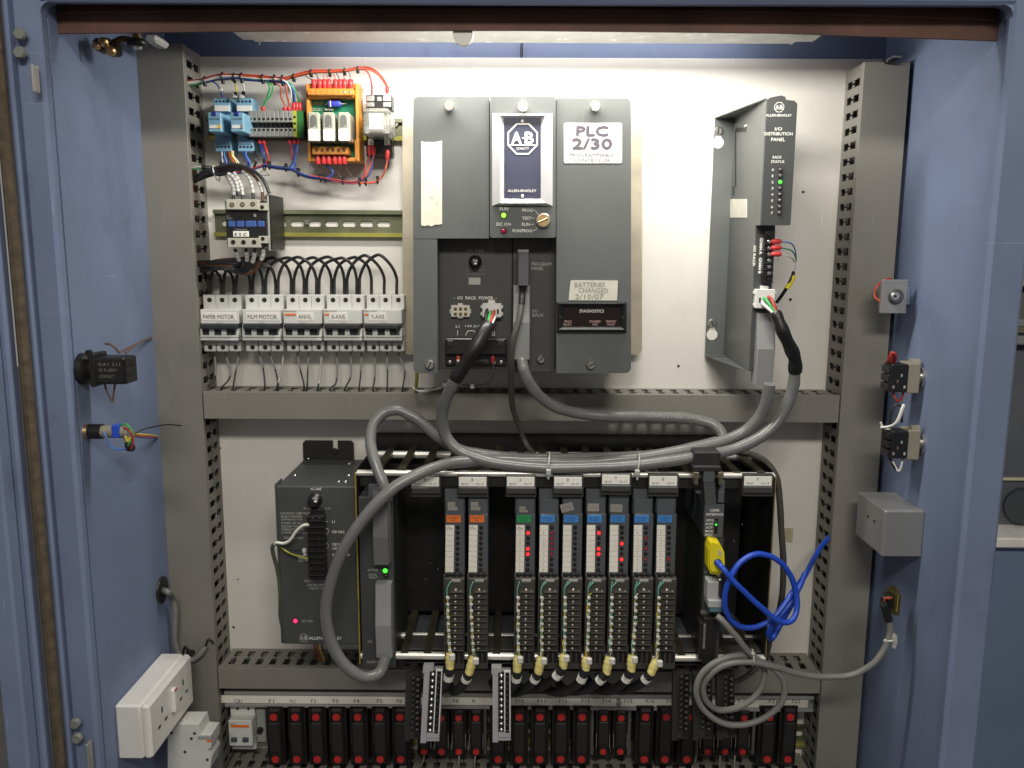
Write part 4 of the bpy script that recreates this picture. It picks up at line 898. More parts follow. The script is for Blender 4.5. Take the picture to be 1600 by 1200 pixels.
# front bar that carries the slot labels
zl0 = q(880, 764, YK)[1]
MB().box(KX0 + .004, KX1 - .002, YK + .006, YK + .012, zl0, KZ1 - .002, .001).build('label_bar', BLKM, rk)
HB = mat('holder_charcoal', (.045, .045, .045), .45, var=.06)
for n_, px, dy in (('0', 643, 0), ('1', 717, 0), ('2', 792, 0), ('3', 866, 0), ('4', 941, -3.5), ('5', 1015, -1), ('7', 1163, -1)):
    o = MB().px(px - 2, 743 + dy, px + 46, 777 + dy, YK - .008, YK + .008, .0008).px(px - 1, 762 + dy, px + 45, 772 + dy, YK - .014, YK - .006, .001).build('label_holder', HB, rk)
    lb = MB().px(px, 745.5 + dy, px + 43, 760 + dy, YK - .0088, YK - .007, .0002).build('slot_label', LBL, o)
    txt_mb(txt_mb(txt_mb(MB(), n_, px + 19.5, 747.7 + dy, px + 22.5, 751.5 + dy, YK - .0091, .01), '00-07', px + 3.5, 754.5 + dy, px + 15, 758 + dy, YK - .0091, .0), '10-17', px + 27, 754.5 + dy, px + 39, 758 + dy, YK - .0091).build('slot_lettering', PRTD, o)

# ---------------- i/o modules
YM = YK - .004
def module(px, label, lab, labt, leds, y0=0, top=0, ink=False):
    t = thing('io_module', P3(px + 16, 900, YK), label, 'i/o module', 'i/o modules in the rack')
    s = lambda a: a + px
    MB().px(s(.5), 765, s(32), 803, YM + .006, -.03, .0008).px(s(2), 780, s(30.5), 803, YM + .002, YM + .01, .0008).build('module_body', MODG, t)
    MB().px(s(1), 803, s(31.5), 899, YM, -.04, .0010).build('indicator_block', MODG, t)
    MB().px(s(3), 805.5, s(25.5), 816.5, YM - .0008, YM + .0004, .0003).build('type_label', lab, t)
    txt(labt, s(6), 807.5, s(22.5), 815, YM - .0011, PRTD, t, align='CENTER')
    for k in range(9):
        y = 820.5 + k * 8.25; sx = -k * .12
        MB().px(s(2 + sx), y, s(15.3 + sx), y + 7.8, YM - .0006, YM + .0003, .0001).build('write_on_tag', TAG, t)
        if k == 0 and lab is not BLLB: txt('FUSE\nBLOWN', s(4), y + 2, s(12.5), y + 6.5, YM - .0009, PRTD, t)
        elif ink and k: txt(str(k), s(7 + sx), y + 2, s(9.5 + sx), y + 5.5, YM - .0009, PRTG, t)
        m = {2: LRED, 1: LRDD}.get(leds[k], LOFF)
        led(t, s(20.8 + sx), y + 3.8, YM, .0021 if leds[k] < 2 else .0026, m)
    # wiring arm
    arm = MB().px(s(0), 904, s(31.5), 1010, YM - .010, YM + .02, .0012).px(s(-1), 900, s(1), 1020, YM - .014, YM + .02, .0004).px(s(.5), 1008, s(31), 1046, YM - .006, YM + .02, .0012).build('wiring_arm', ARM, t)
    for k in range(3): MB().px(s(4 + k * 9), 896, s(9 + k * 9), 904, YM - .006, YM + .004, .0005).build('hinge_tooth', CHAS, arm)
    MB().px(s(10.5), 906, s(25), 910, YM - .0112, YM - .009, .0006).build('arm_latch', TERM, arm)
    mb1 = MB(); mb2 = MB()
    for k in range(11):
        y = 922 + k * 9.1; mb2.px(s(9 - k * .15), y + 3.4, s(30 - k * .15), y + 4.6, YM - .0165, YM - .009, .0003)
        if k < 10 or True: mb1.lathe(P3(s(17.5 - k * .15), y, YM - .010), (0, -1, 0), [(.0028, 0), (.0028, .0018), (.0012, .0026)], 8)
    for k in range(10): mb1.lathe(P3(s(25.5 - k * .15), 929 + k * 9.1 - 6, YM - .010), (0, -1, 0), [(.0011, 0), (.0011, .0030), (.0005, .0036)], 6)
    o = mb2.build('barrier_row', ARM, arm); o['kind'] = 'stuff'
    o = mb1.build('screw_row', mat('dark_steel', (.42, .38, .33), .3, .8), arm); o['kind'] = 'stuff'
    for k in range(3): MB().px(s(8 + k * 8), 1018, s(13 + k * 8), 1036, YM - .0068, YM - .004, .0005).build('arm_slot', CHAS, arm)
    return t
ML = [
 (694.5, 'first orange-labelled output module, left of the pair under slot label 1', ORLB, 'DC OUTPUT\n(24V)', [0]*9, 0),
 (731, 'second orange-labelled output module, right of the pair under slot label 1', ORLB, 'DC OUTPUT\n(24V)', [0]*9, 0),
 (804.5, 'green-labelled output module with three bright red lamps', GRLB, 'DC OUTPUT\n(10-60V)', [0, 2, 0, 0, 2, 2, 0, 0, 0], 1),
 (841.5, 'blue-labelled input module with a column of dim red lamps beside green one', BLLB, 'DC INPUT\n(10-60V)', [0, 1, 1, 1, 1, 1, 0, 0, 0], 1),
 (878, 'blue-labelled input module with all lamps dark and tilted sticker above', BLLB, 'DC INPUT\n(10-60V)', [0]*9, 0),
 (915, 'blue-labelled input module with three bright red lamps', BLLB, 'DC INPUT\n(10-60V)', [0, 2, 0, 0, 2, 2, 0, 0, 0], 0),
 (951, 'blue-labelled input module with two bright red lamps under slot label 4', BLLB, 'DC INPUT\n(10-60V)', [0, 0, 0, 2, 0, 0, 2, 0, 0], 0),
 (988.5, 'blue-labelled input module with three dim red lamps, second from right', BLLB, 'DC INPUT\n(10-60V)', [0, 0, 1, 0, 1, 0, 1, 0, 0], 1),
 (1024.5, 'rightmost blue-labelled input module with one dim red lamp', BLLB, 'DC INPUT\n(10-60V)', [0, 0, 0, 0, 0, 0, 1, 0, 0], 1)]
mods = [module(px, l, a, b_, c, ink=i_) for px, l, a, b_, c, i_ in ML]
STK = mat('sticker_warm_grey', (.30, .28, .26), .6)
for i, (px, py, w_, h_, rz) in enumerate(((707, 791, 15, 13, 0), (743, 791, 15, 13, 0), (818, 796, 13, 9, 0), (886, 793, 20, 13, 14), (927, 793, 18, 12, 0), (963, 794, 19, 12, -3))):
    t = (mods[0], mods[1], mods[2], mods[4], mods[5], mods[6])[i]
    o = MB().prism([q(px + math.cos(R(rz)) * a - math.sin(-R(rz)) * b_, py + math.sin(-R(rz)) * a + math.cos(R(rz)) * b_, YM + .001) for a, b_ in ((-w_ / 2, -h_ / 2), (w_ / 2 - (3 if i < 3 else 0), -h_ / 2), (w_ / 2 - (3 if i < 3 else 0), 1), (w_ / 2, 1), (w_ / 2, h_ / 2), (-w_ / 2, h_ / 2))], YM + .0010, YM + .0022).build('sticker', STK, t)
    txt('1771', px - w_ * .32, py - 1.5, px + w_ * .25, py + 2.5, YM + .0007, PRTF, o, slant=.2 if rz > 5 else 0)
# bundles of thin wires with white ties beside each wiring arm, and the black cables with yellow sleeves
wt = [(0, WYE, 3), (0, WOR, 3), (0, WBL, 5), (0, WGR, 4), (0, WTE, 9), (0, WYE, 8), (0, WBL, 5), (0, WTE, 9), (0, WGR, 4)]
sle = [((703, 1020), (703, 1045), (701, 1058), [(694, 1072, -.175), (684, 1082, -.150), (668, 1084, -.118)]),
       ((740, 1026), (732, 1054), (728.5, 1061), [(720, 1074, -.185), (710, 1080, -.165), (703, 1074, -.13), (698, 1058, -.11)]),
       ((809, 1024), (808, 1050), (807, 1060), [(804, 1070, -.18), (795, 1080, -.155), (780, 1083, -.12)]),
       ((846, 1026), (840.5, 1053), (836, 1061), [(829, 1070, -.185), (815, 1079, -.16), (797, 1080, -.12)]),
       ((881, 1022), (880, 1044), (871, 1055), [(858, 1066, -.18), (838, 1074, -.16), (815, 1076, -.12)]),
       ((916, 1026), (915, 1047), (909, 1060), [(898, 1073, -.18), (880, 1081, -.165), (858, 1078, -.14), (845, 1065, -.11)]),
       ((952, 1026), (947, 1053), (938, 1062), [(926, 1072, -.18), (906, 1079, -.16), (880, 1076, -.12)]),
       ((987, 1024), (986, 1049), (979, 1060), [(969, 1071, -.18), (952, 1079, -.16), (928, 1074, -.12)]),
       ((1026, 1030), (1016, 1054), (1009, 1061), [(997, 1070, -.18), (978, 1078, -.16), (950, 1074, -.12)])]
whichm = ['first orange', 'second orange', 'green', 'first blue', 'second blue', 'third blue', 'fourth blue', 'fifth blue', 'rightmost blue']
for i, (a, b_, c, rest) in enumerate(sle):
    x0 = ML[i][0] + 5; Ys = YM - .012
    t = thing('module_cable', P3(a[0], a[1], Ys), 'black cable with yellow sleeve and tied thin wires beside the %s-labelled module' % whichm[i], 'cable', 'black cables with yellow sleeves under the modules')
    xt = [x0 - .5 + (a[0] + 1 - x0) * (k / 10) ** 1.6 for k in range(11)]
    cols = [WWH, WYE, WTE, WWH, WYE, (WYE, WOR, WBL, WGR, WTE, WOR, WBL, WTE, WGR)[i], WGR]
    for j, m in enumerate(cols):
        pth = []; start = random.choice((1, 2, 3, 0)) if j else 0
        for k in range(start, 11): pth.append(P3(xt[k] + random.uniform(-2.4, 2.0), 931 + k * 9, Ys - random.uniform(-.002, .003)))
        pth.append(P3(a[0] + random.uniform(-2, 2), a[1] + 4, Ys))
        MB().tube(smooth_path(pth, 3), .00075, 5).build('thin_wire', m, t)
    for k in range(11):                                      # each conductor turning in to its screw
        p = smooth_path([P3(xt[k], 936 + k * 9, Ys), P3(xt[k] + 2, 929 + k * 8.8, Ys - .001), P3(x0 + (8 if k % 4 else 11), 923 + k * 9.1, Ys + .002)], 3)
        MB().tube(p, .0007, 5).build('thin_wire', (WB, WBR, WB, WBR, WYE, WB, WBR, WOR, WB, WBR, WWH)[(k + i * 3) % 11], t)
    MB().tube(smooth_path(pts((x0 - 1, 932, Ys), (x0 - 1, 920, Ys - .003), (x0 + 1.5 + random.uniform(-1, 4), 909, Ys - .004)), 4), .0010, 5).build('spare_wire', WTE, t)
    if i > 2: MB().tube(smooth_path(pts((x0 - 1, 928, Ys), (x0, 918, Ys - .003), (x0 + 7, 910, Ys - .004)), 4), .0009, 5).build('spare_wire', WTE, t)
    for k in range(9):
        p = P3(xt[k] + .6, 934 + k * 10.2, Ys - .003)
        MB().box(p.x - .0024, p.x + .0024, p.y - .002, p.y + .001, p.z - .0022, p.z + .0022, .0009).build('tie_head', TIEW, t)
    Pa, Pb, Pc = P3(a[0], a[1], YM - .014), P3(b_[0], b_[1], YM - .018), P3(c[0], c[1], YM - .014)
    MB().tube(smooth_path([Pa, Pa.lerp(Pb, .4), Pb], 5), lambda u: .0056 + .0010 * math.sin(u * 3) + .0003 * math.sin(u * 21 + i), 12).build('yellow_sleeve', YSLV, t)
    h = Pa + Vector((.0035, -.006, -.003)); MB().box(h.x - .0042, h.x + .0042, h.y - .003, h.y + .003, h.z - .0055, h.z + .0045, .0015).build('tie_head', TIEW, t)
    P = [Pb.lerp(Pa, .1), Pc] + [P3(*r) for r in rest]
    e = P[-1]; P.append(Vector((e.x - .012, e.y + .03, e.z + .002)))
    MB().tube(smooth_path(P, 6), .0068, 12).build('black_jacket', WB, t)
    d = (Pc - Pb).normalized(); MB().tube([Pb + d * (Pc - Pb).length * .62, Pb + d * (Pc - Pb).length * 1.25], .0072, 12).build('number_band', LBL, t)
    cx, cy = c[0], c[1]; txt('0%d' % (i + 1), cx - 4, cy - 2, cx + 3, cy + 2, YM - .0218, PRTG, t, slant=-.2 if i != 0 else 0)

# ---------------- power supply of the rack
YP = -.166
sx0, sx1 = q(436, 880, YP)[0], q(561, 880, YP)[0]; sz1, sz0 = q(495, 760, YP)[1], q(500, 1007, YP)[1]
ps = thing('rack_power_supply', ((sx0 + sx1) / 2, 0, (sz0 + sz1) / 2), 'dark grey power supply box with fuse and terminal strip left of the card rack', 'power supply')
MB().box(sx0, sx1, YP, -.012, sz0, sz1, .0016).build('housing', SUPG, ps)
MB().box(sx0 - .0015, sx0 + .001, YP - .001, YP + .03, sz0 + .002, sz1 + .003, .0004).build('front_edge', SUPG, ps)
fy = -.006; bx0, bx1 = q(474, 700, fy)[0], q(553, 700, fy)[0]; bz = q(510, 688, fy)[1]; bs0, bs1 = q(520.5, 700, fy)[0], q(528.5, 700, fy)[0]; bzs = q(524, 708, fy)[1]
MB().prism([(bx0, sz1 - .02), (bx1, sz1 - .02), (bx1, bz - .004), (bx1 - .004, bz), (bs1, bz), (bs1, bzs), (bs0, bzs), (bs0, bz), (bx0 + .004, bz), (bx0, bz - .004)], -.009, -.0055).build('mounting_ear', BLKM, ps)
screw(ps, 523.5, 705, -.009, .0052, .003, BLKM)
for px, py, Y in ((482, 716, -.03), (461, 742.5, -.12), (546, 724.5, -.06), (545, 742.5, -.12), (529.5, 752.5, -.15), (540, 752.5, -.15)):
    d = ray(px, py); tt = (sz1) / d.z; x, y = d.x * tt, CAMY + d.y * tt
    MB().lathe((x, y, sz1), (0, 0, 1), [(.0034, 0), (.0030, .0014), (.001, .002)], 10).build('rivet', STEEL, ps)
txt('AC LINE', 485, 762, 502, 765.8, YP - .0004, PRT, ps, .01)
fuse_cap(ps, 492.5, 781, YP, .0088)
txt('3A 250 VAC   2.5A 3B', 474, 793, 516, 796, YP - .0004, PRTG, ps)
for k, s_ in enumerate(('CAUTION: USER MUST', 'SELECT PROPER', 'JUMPERING FOR', 'OTHER 120 VAC OR', '220/240 VAC', 'OPERATION. SEE', 'JUMPER TABLE BOTH')):
    txt(s_, 438.2 + k * .3, 800.3 + k * 5.1, 438 + k * .3 + len(s_) * 2.62, 803.8 + k * 5.1, YP - .0004, PRTG, ps, .006)
txt('220-240 VAC', 443, 838.5, 474, 842, YP - .0004, PRTG, ps, .006)
for s_, a, y, c in (('L1', 519, 815, 523), ('120 VAC', 519, 831, 538.5), ('120 VAC', 519.5, 850.5, 538), ('L2/N', 520, 856.5, 531), ('EQUIP GND', 520, 867, 547), ('+', 521.5, 877, 523.5)): txt(s_, a, y - 2, c, y + 2, YP - .0004, PRT, ps, .008)
mb = MB()
for y in (815, 826, 834, 849, 857, 867, 877, 887): mb.tube([P3(508, y, YP - .0001), P3(512, y, YP - .0001)], .0004, 4)
for y0, y1 in ((826, 834), (849, 857)): mb.tube([P3(512, y0, YP - .0001), P3(513.5, (y0 + y1) / 2, YP - .0001), P3(512, y1, YP - .0001)], .0004, 4)
mb.build('terminal_marking', PRTG, ps)
tb = MB().px(481, 806, 507, 906, YP - .016, YP, .0015).px(485, 796, 505, 807, YP - .010, YP, .001).build('terminal_strip', BLACK, ps)
for k in range(10):
    MB().px(481.5, 814 + k * 9.4, 506.5, 816 + k * 9.4, YP - .021, YP - .015, .0004).build('barrier', BLACK, tb)
    for x in (488, 499): MB().lathe(P3(x, 811 + k * 9.4, YP - .016), (0, -1, 0), [(.0026, 0), (.0018, .0018)], 8).build('terminal_screw', BLKM, tb)
MB().px(466, 866, 481, 878, YP - .0008, YP, .0004).build('small_sticker', STK, ps)
txt('POWER SUPPLY', 476, 906, 512, 910, YP - .0004, PRTG, ps, .006); txt('CAT NO. 1771-P1', 480, 912.5, 511, 916, YP - .0004, PRTG, ps, .006); txt('INPUT 120', 484, 917.8, 508, 920.8, YP - .0004, PRTG, ps)
led(ps, 461.8, 970, YP, .0034, LPNK); txt('DC ON', 472, 968.7, 488, 972.3, YP - .0004, PRTG, ps, .01)
logo(474.8, 996.5, 7.2, YP - .0004, ps, PRTG, False); txt('ALLEN-BRADLEY', 483, 994.8, 534, 999.3, YP - .0004, PRT, ps, .006)
wire('supply_wire', 'white wire running from the left edge to the supply terminal strip', 'wire', pts((428, 852, YP - .006), (432, 848, YP - .012), (443, 849, YP - .014), (452, 845, YP - .016), (463, 830, YP - .017), (474, 821, YP - .018), (483, 820, YP - .018)), .0021, WWH)
wire('supply_wire', 'black wire running from the left edge to the supply terminal strip', 'wire', pts((434, 851, YP - .010), (444, 856, YP - .013), (458, 860, YP - .015), (476, 860, YP - .016)), .0013, WB)
wire('supply_wire', 'yellow green wire reaching the small sticker beside the supply terminal strip', 'wire', pts((436, 853, YP - .008), (452, 864, YP - .012), (468, 869, YP - .014), (481, 873, YP - .016)), .0012, mat('wire_lime', (.42, .42, .05), .4))
o = MB().px(472, 858, 478, 864, YP - .019, YP - .014, .0006).px(473.5, 865, 478, 868.5, YP - .018, YP - .014, .0004).build('wire_marker', SLV); tag(o, 'tiny white marker on black wire end at the supply terminal strip', 'wire marker')
wire('mains_cable', 'dark green grey cable hanging down the left edge of the power supply', 'cable', pts((432, 849, YP - .008), (426, 853, YP - .006), (427, 866, YP - .004), (432, 884, YP - .002), (436, 905, YP), (438, 935, YP), (438, 960, YP + .004), (441, 978, YP + .02), (446, 1000, -.10)), .0028, mat('cable_olive', (.075, .085, .055), .5))
for k, (m, x) in enumerate(((WRD, 491), (WOR, 495), (WYE, 499), (WBR, 503))):
    wire('tail_wire', '%s wire dropping from under the power supply into the duct slots' % ('red', 'orange', 'yellow', 'brown')[k], 'wire', pts((x, 1004, -.10), (x + 1, 1014, -.10), (x + 3 + k, 1024, -.08), (x + 6 + k, 1034, -.055)), .0013, m, n=6)

# ---------------- adapter module at the left end
am = thing('adapter_module', P3(590, 900, YK), 'grey adapter module with green ACTIVE lamp at the left end of the rack', 'adapter module')
MB().px(563, 777, 616, 1044, YM, -.03, .001).build('front_plate', mat('adapter_grey', (.055, .058, .058), .45, var=.06, bump=.2), am)
MB().px(575, 757, 605, 777, YM + .004, YM + .04, .001).build('top_latch', MODG, am)
txt('ACTIVE', 574, 889, 590.5, 892.6, YM - .0004, PRTG, am, .008); txt('RACK\nFAULT', 576.5, 896, 590.5, 904, YM - .0004, PRTG, am, .008)
led(am, 602, 891.5, YM, .0036, LGRN); led(am, 603, 900, YM, .0030, LOFF)
txt('I/O', 575, 1000.5, 581.5, 1004.5, YM - .0004, PRTG, am); txt('ALLEN-B', 573, 1032, 592, 1036, YM - .0004, PRTG, am)
MB().px(606, 780, 609, 880, YM - .008, YM, .0005).px(607, 952, 610, 975, YM - .010, YM, .0005).build('socket_bracket', ALU, am)
hood('adapter_connector', 'upper dark grey cable hood plugged into the adapter module', 580.5, 768, 605, 884, YM, .62, m=mat('hood_dark_grey', (.15, .152, .155), .5, var=.05, bump=.3), h=.020)
hood('adapter_connector', 'lower light grey cable hood plugged into the adapter module under the green lamp', 584.5, 917, 609.5, 1030, YM, .54, h=.024)

# ---------------- communication interface module
cm = thing('communication_module', P3(1114, 900, YK), 'narrow COMM INTERFACE module with yellow connector near the right end of the rack', 'interface module')
MB().px(1100.5, 788, 1131, 840, YM - .001, -.03, .001).build('front_plate', MODG, cm)
MB().px(1097.5, 840, 1127, 1030, YM + .002, -.03, .001).build('lower_plate', mat('adapter_grey', (.055, .058, .058), .45, var=.06, bump=.2), cm)
a0, a1 = P3(1099.5, 754, YM - .014), P3(1102, 788, YM - .001); c0, c1 = P3(1117, 754, YM - .014), P3(1119, 788, YM - .001)
MB().add([a0, c0, c1, a1] + [v + Vector((0, .02, 0)) for v in (a0, c0, c1, a1)], [(0, 1, 2, 3), (7, 6, 5, 4), (0, 4, 5, 1), (1, 5, 6, 2), (2, 6, 7, 3), (3, 7, 4, 0)]).build('ejector_lever', mat('lever_grey', (.10, .105, .11), .45), cm)
MB().px(1099, 735, 1117, 754, YM - .014, YM + .006, .001).build('lever_top', MODG, cm)
MB().px(1122, 768, 1132, 786, YM - .006, YM + .01, .001).px(1124, 752, 1133, 770, YM - .004, YM + .01, .001).build('latch', MODG, cm)
for x in (1088, 1126): MB().px(x - 4, 738, x + 5, 748, YM - .016, YM - .002, .001).px(x - 2.5, 744, x + 3.5, 758, YM - .015, YM - .002, .001).build('clip', ALU if x == 1 else mat('clip_olive', (.20, .18, .13), .4, .6), cm)
txt('COMM', 1109.3, 795.2, 1123.5, 799.6, YM - .0014, PRT, cm, .015); txt('INTERFACE', 1104, 801.8, 1130, 805.6, YM - .0014, PRT, cm, .015)
for s_, y, a, c in (('XMTG', 813, 1103, 1115), ('RCVG', 818.7, 1102.5, 1114), ('ACTV', 824.2, 1103, 1113.5), ('PROG', 830, 1102, 1113.5), ('PROC', 835.5, 1101.5, 1113)): txt(s_, a, y - 1.7, c, y + 1.7, YM - .0014, PRT, cm, .01)
MB().px(1116.8, 810.5, 1121.3, 834, YM - .0022, YM - .0005, .0003).build('lamp_strip', LOFF, cm)
led(cm, 1118.8, 819.5, YM - .002, .0014, LGRN, bez=False); led(cm, 1118.5, 814.5, YM - .002, .0012, mat('led_green_dim', (.05, .2, .05), .3), bez=False)
txt('PROG\nINTFC', 1095, 953.5, 1106.5, 959, YM + .0016, PRTG, cm); txt('DH', 1101, 892, 1105, 895, YM + .0016, PRTG, cm)
MB().px(1092, 973, 1099, 1030, YM - .010, YM + .01, .0006).px(1098, 966, 1119, 1038, YM - .012, YM + .01, .001).build('ejector_foot', BLKM, cm)
MB().px(1098.8, 975, 1102.5, 1014, YM - .0126, YM - .011, .0004).build('foot_strip', BRIGHT, cm)
t = thing('yellow_connector', P3(1119, 870, YM), 'bright yellow cable hood on the COMM INTERFACE module with blue cable', 'connector')
outl = [(1109, 847), (1112, 845), (1124, 847.5), (1131.5, 862), (1132.5, 882), (1129, 893), (1124, 898), (1110, 896), (1106.5, 888), (1106.5, 858)]
MB().prism([q(x, y, YM - .020) for x, y in outl], YM - .020, YM + .002).build('connector_hood', YELL, t)
MB().prism([q(1119 + (x - 1118) * .78 - 1, 871 + (y - 871) * .88, YM - .026) for x, y in outl], YM - .0255, YM - .019).build('hood_front', YELL, t)
MB().lathe(P3(1121.5, 879, YM - .0255), (0, -1, 0), [(.0055, 0), (.0050, .002), (.0040, .0022)], 14).build('cable_grommet', BLACK, t)
for a in (0, 1): MB().px(1122.5 + a * 3, 859 + a * 2, 1124.5 + a * 3, 868 + a * 2, YM - .0262, YM - .025, .0003).build('clip_marking', PRTG, t)
a = P3(1121, 896, YM - .008); MB().lathe(a, (.35, -.4, -1), [(.0022, 0), (.0022, .006), (.0032, .0062), (.0032, .010)], 12).build('jack_screw', STEEL, t)
yb = YM - .026
wire('network_cable', 'bright blue cable looping from the yellow connector to the right duct', 'cable',
     pts((1120.5, 878, yb), (1130, 889, yb - .012), (1145, 907, yb - .016), (1165, 927, yb - .016), (1188, 948, yb - .014), (1207, 964, yb - .012), (1226, 973, yb - .010), (1239, 968, yb - .006), (1245, 951, yb), (1244, 928, yb + .004), (1236, 901, yb + .004), (1221, 880, yb + .002), (1198, 867, yb), (1176, 867, yb - .003), (1157, 879, yb - .006), (1142, 901, yb - .010), (1133, 928, yb - .010), (1134, 953, yb - .008), (1144, 971, yb - .005), (1162, 981, yb - .002), (1184, 979, yb), (1205, 968, yb + .004), (1222, 950, yb + .010), (1238, 926, yb + .02), (1257, 900, yb + .06), (1272, 872, yb + .11), (1285, 851, yb + .14), (1300, 835, yb + .155)), .0040, BLUC, n=12, seg=7)
wire('network_cable_tail', 'second strand of blue cable folded beside the right end of the rack', 'cable',
     pts((1258, 896, yb + .04), (1250, 915, yb + .03), (1240, 935, yb + .02), (1222, 958, yb + .012), (1210, 972, yb + .010), (1201, 990, yb + .016), (1206, 998, yb + .03), (1214, 985, yb + .034), (1228, 960, yb + .036), (1242, 935, yb + .03)), .0040, BLUC, n=12)
t = thing('grey_connector', P3(1117, 932, YM), 'small light grey connector with teal foot below the yellow connector', 'connector')
MB().px(1105.5, 909, 1123, 940, YM - .020, YM + .002, .0012).px(1107, 938, 1128, 950, YM - .024, YM + .002, .0012).build('connector_hood', HOOD2, t)
MB().px(1109, 949, 1129, 957, YM - .022, YM + .002, .001).build('teal_foot', TEAL, t)
YQ = YM - .030
wire('coiled_cable', 'light grey cable coiled below the rack and trailing right to a loose plug', 'cable',
     pts((1120, 962, YQ), (1128, 969, YQ - .004), (1138, 980, YQ - .006), (1151, 995, YQ - .006), (1168, 1017, YQ - .004), (1186, 1031, YQ), (1208, 1044, YQ), (1224, 1064, YQ), (1224, 1090, YQ), (1207, 1113, YQ), (1173, 1130, YQ), (1134, 1131, YQ), (1102, 1112, YQ), (1088, 1082, YQ), (1097, 1052, YQ), (1126, 1031, YQ), (1160, 1024, YQ + .003), (1182, 1030, YQ + .010), (1194, 1046, YQ + .014), (1189, 1075, YQ + .014), (1172, 1095, YQ + .012), (1148, 1107, YQ + .010), (1122, 1109, YQ + .008), (1103, 1094, YQ + .004), (1099, 1072, YQ + .002), (1113, 1051, YQ - .002), (1137, 1038, YQ - .006), (1170, 1034, YQ - .007), (1211, 1042, YQ - .004), (1250, 1053, YQ + .004), (1296, 1058, YQ + .008), (1338, 1052, YQ + .006), (1368, 1033, YQ), (1386, 1005, YQ), (1391, 985, YQ), (1389, 968, YQ)), .0044, CABLE2, n=12, seg=7)
c = P3(1175, 1027, YQ); o = MB().tube([(c.x, c.y + .009 * math.sin(a), c.z + .011 * math.cos(a)) for a in [2 * math.pi * k / 18 for k in range(19)]], .0013, 6).box(c.x - .004, c.x + .001, c.y - .011, c.y - .006, c.z + .008, c.z + .012, .001).build('cable_tie', SLV); tag(o, 'white cable tie holding the light grey coil together', 'cable tie')
wire('drop_cable', 'dark brownish cable curving round the right end of the card rack', 'cable',
     pts((1150, 706, -.13), (1180, 712, -.13), (1199, 724, -.13), (1213, 745, -.135), (1218, 780, -.135), (1221, 830, -.13), (1224, 880, -.12), (1222, 930, -.11), (1215, 965, -.10), (1203, 1000, -.09), (1196, 1030, -.07)), .0046, CABLED, n=10)
wire('slack_cable', 'short grey brown cable sagging over the lower duct behind the coil', 'cable',
     pts((1196, 1020, -.10), (1188, 1036, -.11), (1172, 1052, -.12), (1150, 1064, -.125), (1128, 1062, -.12), (1112, 1050, -.10)), .0036, CABLED, n=8)
o = MB().px(1085, 706, 1126, 736, -.194, -.150, .002).px(1083, 728, 1128, 738, -.197, -.152, .002).build('cable_clamp', mat('clamp_charcoal', (.022, .022, .024), .4)); tag(o, 'dark clamp block over the cables above the COMM INTERFACE module', 'clamp')
wire('plug_sleeve', 'black sleeve at the end of the trailing grey cable by the right wall', 'sleeve', pts((1389, 970, YQ), (1385, 955, YQ), (1380, 944, YQ - .002)), .0056, BLACK)

# ================================================================ MARKER RAIL, FUSE HOLDERS
mrx0, mrx1 = LX1 + .004, RX0 - .004
YG_ = -.050
mr = thing('marker_rail', ((mrx0 + mrx1) / 2, 0, q(800, 1092, YG_)[1]), 'long horizontal rail with white marker strip above the fuse holders', 'marker rail')
zz = lambda y, Y=YG_: q(800, y, Y)[1]
MB().box(mrx0, mrx1, YG_ - .004, YG_ + .010, zz(1088), zz(1082), .001).box(mrx0, mrx1, YG_ - .004, YG_ + .010, zz(1107), zz(1102), .001).box(mrx0, mrx1, YG_ - .001, YG_ + .010, zz(1104), zz(1085)).build('rail_profile', TERM, mr)
for a, c in ((345, 633), (640, 963), (970, 1262)):
    MB().box(q(a, 1095, YG_)[0], q(c, 1095, YG_)[0], YG_ - .0022, YG_ - .0008, zz(1101), zz(1089.5), .0002).build('marker_strip', TAG, mr)
for px in (341, 966, 1268): MB().lathe(P3(px, 1095.5, YG_ - .001), (0, -1, 0), [(.0035, 0), (.003, .002)], 10).build('rail_screw', STEEL, mr)
for s_, x in (('CB1', 372), ('F1', 424), ('N1', 457), ('F2', 490), ('F3', 524), ('F4', 557), ('F5', 593), ('F6', 624), ('F8', 712), ('N', 740), ('F10', 812), ('F11', 846), ('F12', 880), ('F13', 915), ('F14', 948), ('F15', 982), ('F16', 1016), ('F17', 1048), ('F19', 1150), ('F21', 1208), ('F22', 1244)):
    txt(s_, x - 2.6 * len(s_) * .8, 1092.8, x + 2.6 * len(s_) * .8, 1098, YG_ - .0026, PRTD, mr)
din_rail(345, 1262, 1128, 1165, 'lower mounting rail behind the red-dotted fuse holders', .004)
YFH = -.062
